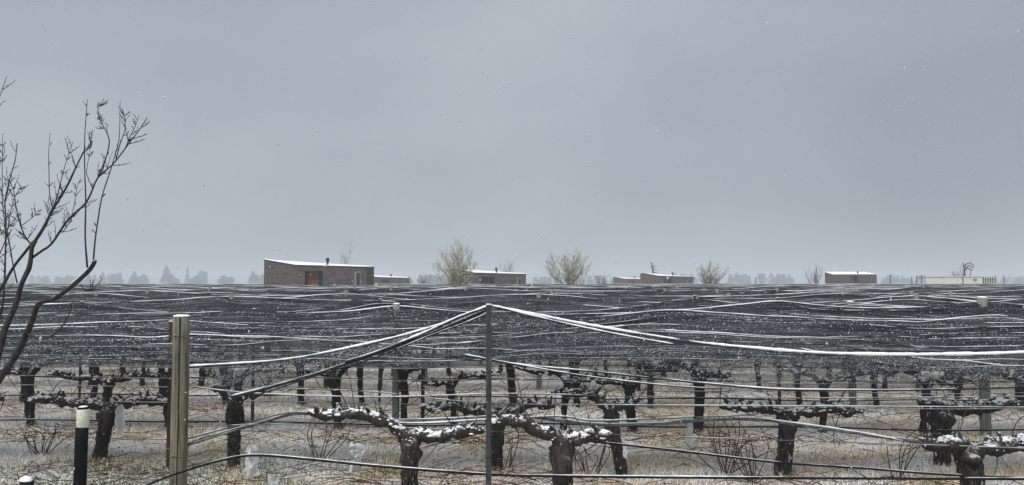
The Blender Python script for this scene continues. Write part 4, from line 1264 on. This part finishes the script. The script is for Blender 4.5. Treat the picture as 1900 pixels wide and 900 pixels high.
blades('dry_grass', 300000, 5.3, 26, 1.45, M['straw'], 'dry straw coloured grass dusted with snow under the vines', .03, .11, .009,
       keep=lambda x, y: np.array([not (a < -2.2 + .6 * fbm(b * 1.3, 3.0) and b < 9.3 and fbm(a * .9, b * .9, 6.0) > -.1) or nrng.random() < .3 for a, b in zip(x, y)]))
blades('green_grass', 45000, 5.4, 9.6, 1.1, M['green'], 'frosted green grass at the bottom left before the wooden post', .04, .12, .007,
       keep=lambda x, y: np.array([(a < -1.8 + .6 * fbm(b * 1.3, 3.0) and b < 9.3 and fbm(a * .9, b * .9, 6.0) > -.22) or fbm(a * 1.1, b * 1.1, 9.0) > .33 for a, b in zip(x, y)]))
tw = MB()
prng = random.Random(8)
for k in range(0, 6):
    n = (320, 360, 300, 230, 180, 130)[k]
    for q in range(n):
        y = row_d(k) + 1.1 + prng.gauss(0, .32)
        x = prng.uniform(-.66, .66) * y
        if fbm(x * .8, y * .4 + k * 3, 5.0) < prng.uniform(-.35, .15): continue
        y += SLOPE * x
        L = prng.uniform(.25, 1.0); a = prng.gauss(0, .5) + (math.pi if prng.random() < .5 else 0)
        z = prng.uniform(.01, .10)
        c, s_ = math.cos(a), math.sin(a)
        bw = prng.uniform(-.25, .25)
        pts = [(x, y, z), (x + c * L * .35 - s_ * bw * L * .5, y + s_ * L * .35 + c * bw * L * .5, z + prng.uniform(0, .12)), (x + c * L * .7 - s_ * bw * L * .4, y + s_ * L * .7 + c * bw * L * .4, z + prng.uniform(0, .12)), (x + c * L, y + s_ * L, z + prng.uniform(-.01, .10))]
        tw.tube(catmull(pts, n=2), [.0045, .004, .0034, .0025], 3, cap=False)
tag(tw.build('vine_prunings', M['pruning']), 'reddish brown cut canes lying in swaths between the rows', 'prunings', kind='stuff')
tw = MB()                                   # clods and leaf litter
for q in range(4500):
    y = 5.4 + 14 * prng.random() ** 1.4; x = prng.uniform(-.66, .66) * y
    r = prng.uniform(.006, .022)
    a = prng.uniform(0, 6.3)
    c = np.array([x, y, gh(x, y) + r * .3])
    v = [c + r * np.array([math.cos(a + t), math.sin(a + t), prng.uniform(-.3, .9)]) * prng.uniform(.7, 1.3) for t in (0, 1.57, 3.14, 4.71)] + [c + np.array([0, 0, r * .8])]
    tw.add(v, [(0, 1, 4), (1, 2, 4), (2, 3, 4), (3, 0, 4)])
tag(tw.build('leaf_litter', M['twig'], None, False), 'dark leaf litter and clods scattered on the vineyard floor', 'litter', kind='stuff')

# thin bare canes standing among the rows
def cane_clump(px, pybase, pytop, label, seed, n=9, spread=.35):
    r = random.Random(seed)
    d = F * CAM_H / (pybase - 525.0)
    base = W(px, pybase, d)
    H = W(px, pytop, d).z
    o = empty('bare_cane_clump', (base.x, d, 0)); tag(o, label, 'shrub', 'bare canes standing between the vines')
    for q in range(n):
        a = r.uniform(-1, 1)
        top = np.array([base.x + a * spread * r.uniform(.5, 1.6), d + r.uniform(-.3, .3), H * r.uniform(.45, 1.0)])
        b0 = np.array([base.x + a * .08, d + r.uniform(-.06, .06), -.02])
        mid = (b0 + top) / 2 + np.array([r.uniform(-.12, .12), 0, H * .12])
        ends = [b0, mid, top]
        if r.random() < .5: ends.append(top + np.array([a * .25, r.uniform(-.1, .1), -H * r.uniform(.05, .3)]))
        MB().tube(catmull(ends, n=5), [.0065, .005, .003], 4).build('cane', M['pruning'], o)
cane_clump(1095, 876, 775, 'reddish bare canes standing right of the second front vine', 1, 10, .3)
cane_clump(1345, 872, 765, 'arching bare canes left of the bamboo stake', 2, 12, .45)
cane_clump(1400, 890, 790, 'tangle of bare canes at the foot of the bamboo staked vine', 3, 9, .4)
cane_clump(1660, 885, 770, 'thin upright canes left of the thickest front vine', 4, 6, .3)
cane_clump(940, 868, 775, 'reddish canes beside the snow speckled trunk', 5, 7, .15)
cane_clump(590, 850, 770, 'faint bare canes under the rising left vine arm', 6, 7, .4)
cane_clump(75, 840, 770, 'low tangle of dark canes left of the marker pole', 7, 12, .5)

# ------------------------------------------------------------------ falling snow
n = 20000
y = 2.6 + 38.0 * nrng.uniform(0, 1, n) ** 0.8
x = nrng.uniform(-.68, .68, n) * y
z = nrng.uniform(0.1, 1.0, n)
z = CAM_H + y * (nrng.uniform(-.26, .40, n))
ok = z > 0.1
x, y, z = x[ok], y[ok], z[ok]; n = len(x)
r = nrng.uniform(.0014, .0036, n) * np.where(nrng.uniform(0, 1, n) < .15, 1.6, 1.0) * (1 + np.clip((y - 8) / 25, 0, 1))
base = np.array([(1, 0, 0), (-1, 0, 0), (0, 1, 0), (0, -1, 0), (.25, 0, 1.5), (-.25, 0, -1.5)], float)
tri = [(0, 2, 4), (2, 1, 4), (1, 3, 4), (3, 0, 4), (2, 0, 5), (1, 2, 5), (3, 1, 5), (0, 3, 5)]
c = np.stack([x, y, z], 1)
off = base[None] * r[:, None, None] * nrng.uniform(.7, 1.35, (n, 6, 1))
P = c[:, None, :] + off
V3 = np.concatenate([P[:, list(t), :] for t in tri])
tag(tri_cloud('falling_snow', V3, M['flake'], None, 3), 'small white snowflakes falling through the air', 'snow', kind='stuff')

# ------------------------------------------------------------------ haze
hz = MB().box(-1550, 1550, -40, 1600, -1.2, 20.0).build('haze', None, None, False)
hm = bpy.data.materials.new('snowy_air')
hm.use_nodes = True
hm.node_tree.nodes.clear()
ho = hm.node_tree.nodes.new('ShaderNodeOutputMaterial')
pv = hm.node_tree.nodes.new('ShaderNodeVolumePrincipled')
pv.inputs['Color'].default_value = (0.70, 0.755, 0.815, 1)
pv.inputs['Density'].default_value = 0.0016
hm.node_tree.links.new(pv.outputs[0], ho.inputs['Volume'])
hz.data.materials.clear()
hz.data.materials.append(hm)
tag(hz, 'pale snowy haze filling the air', 'haze', kind='stuff')
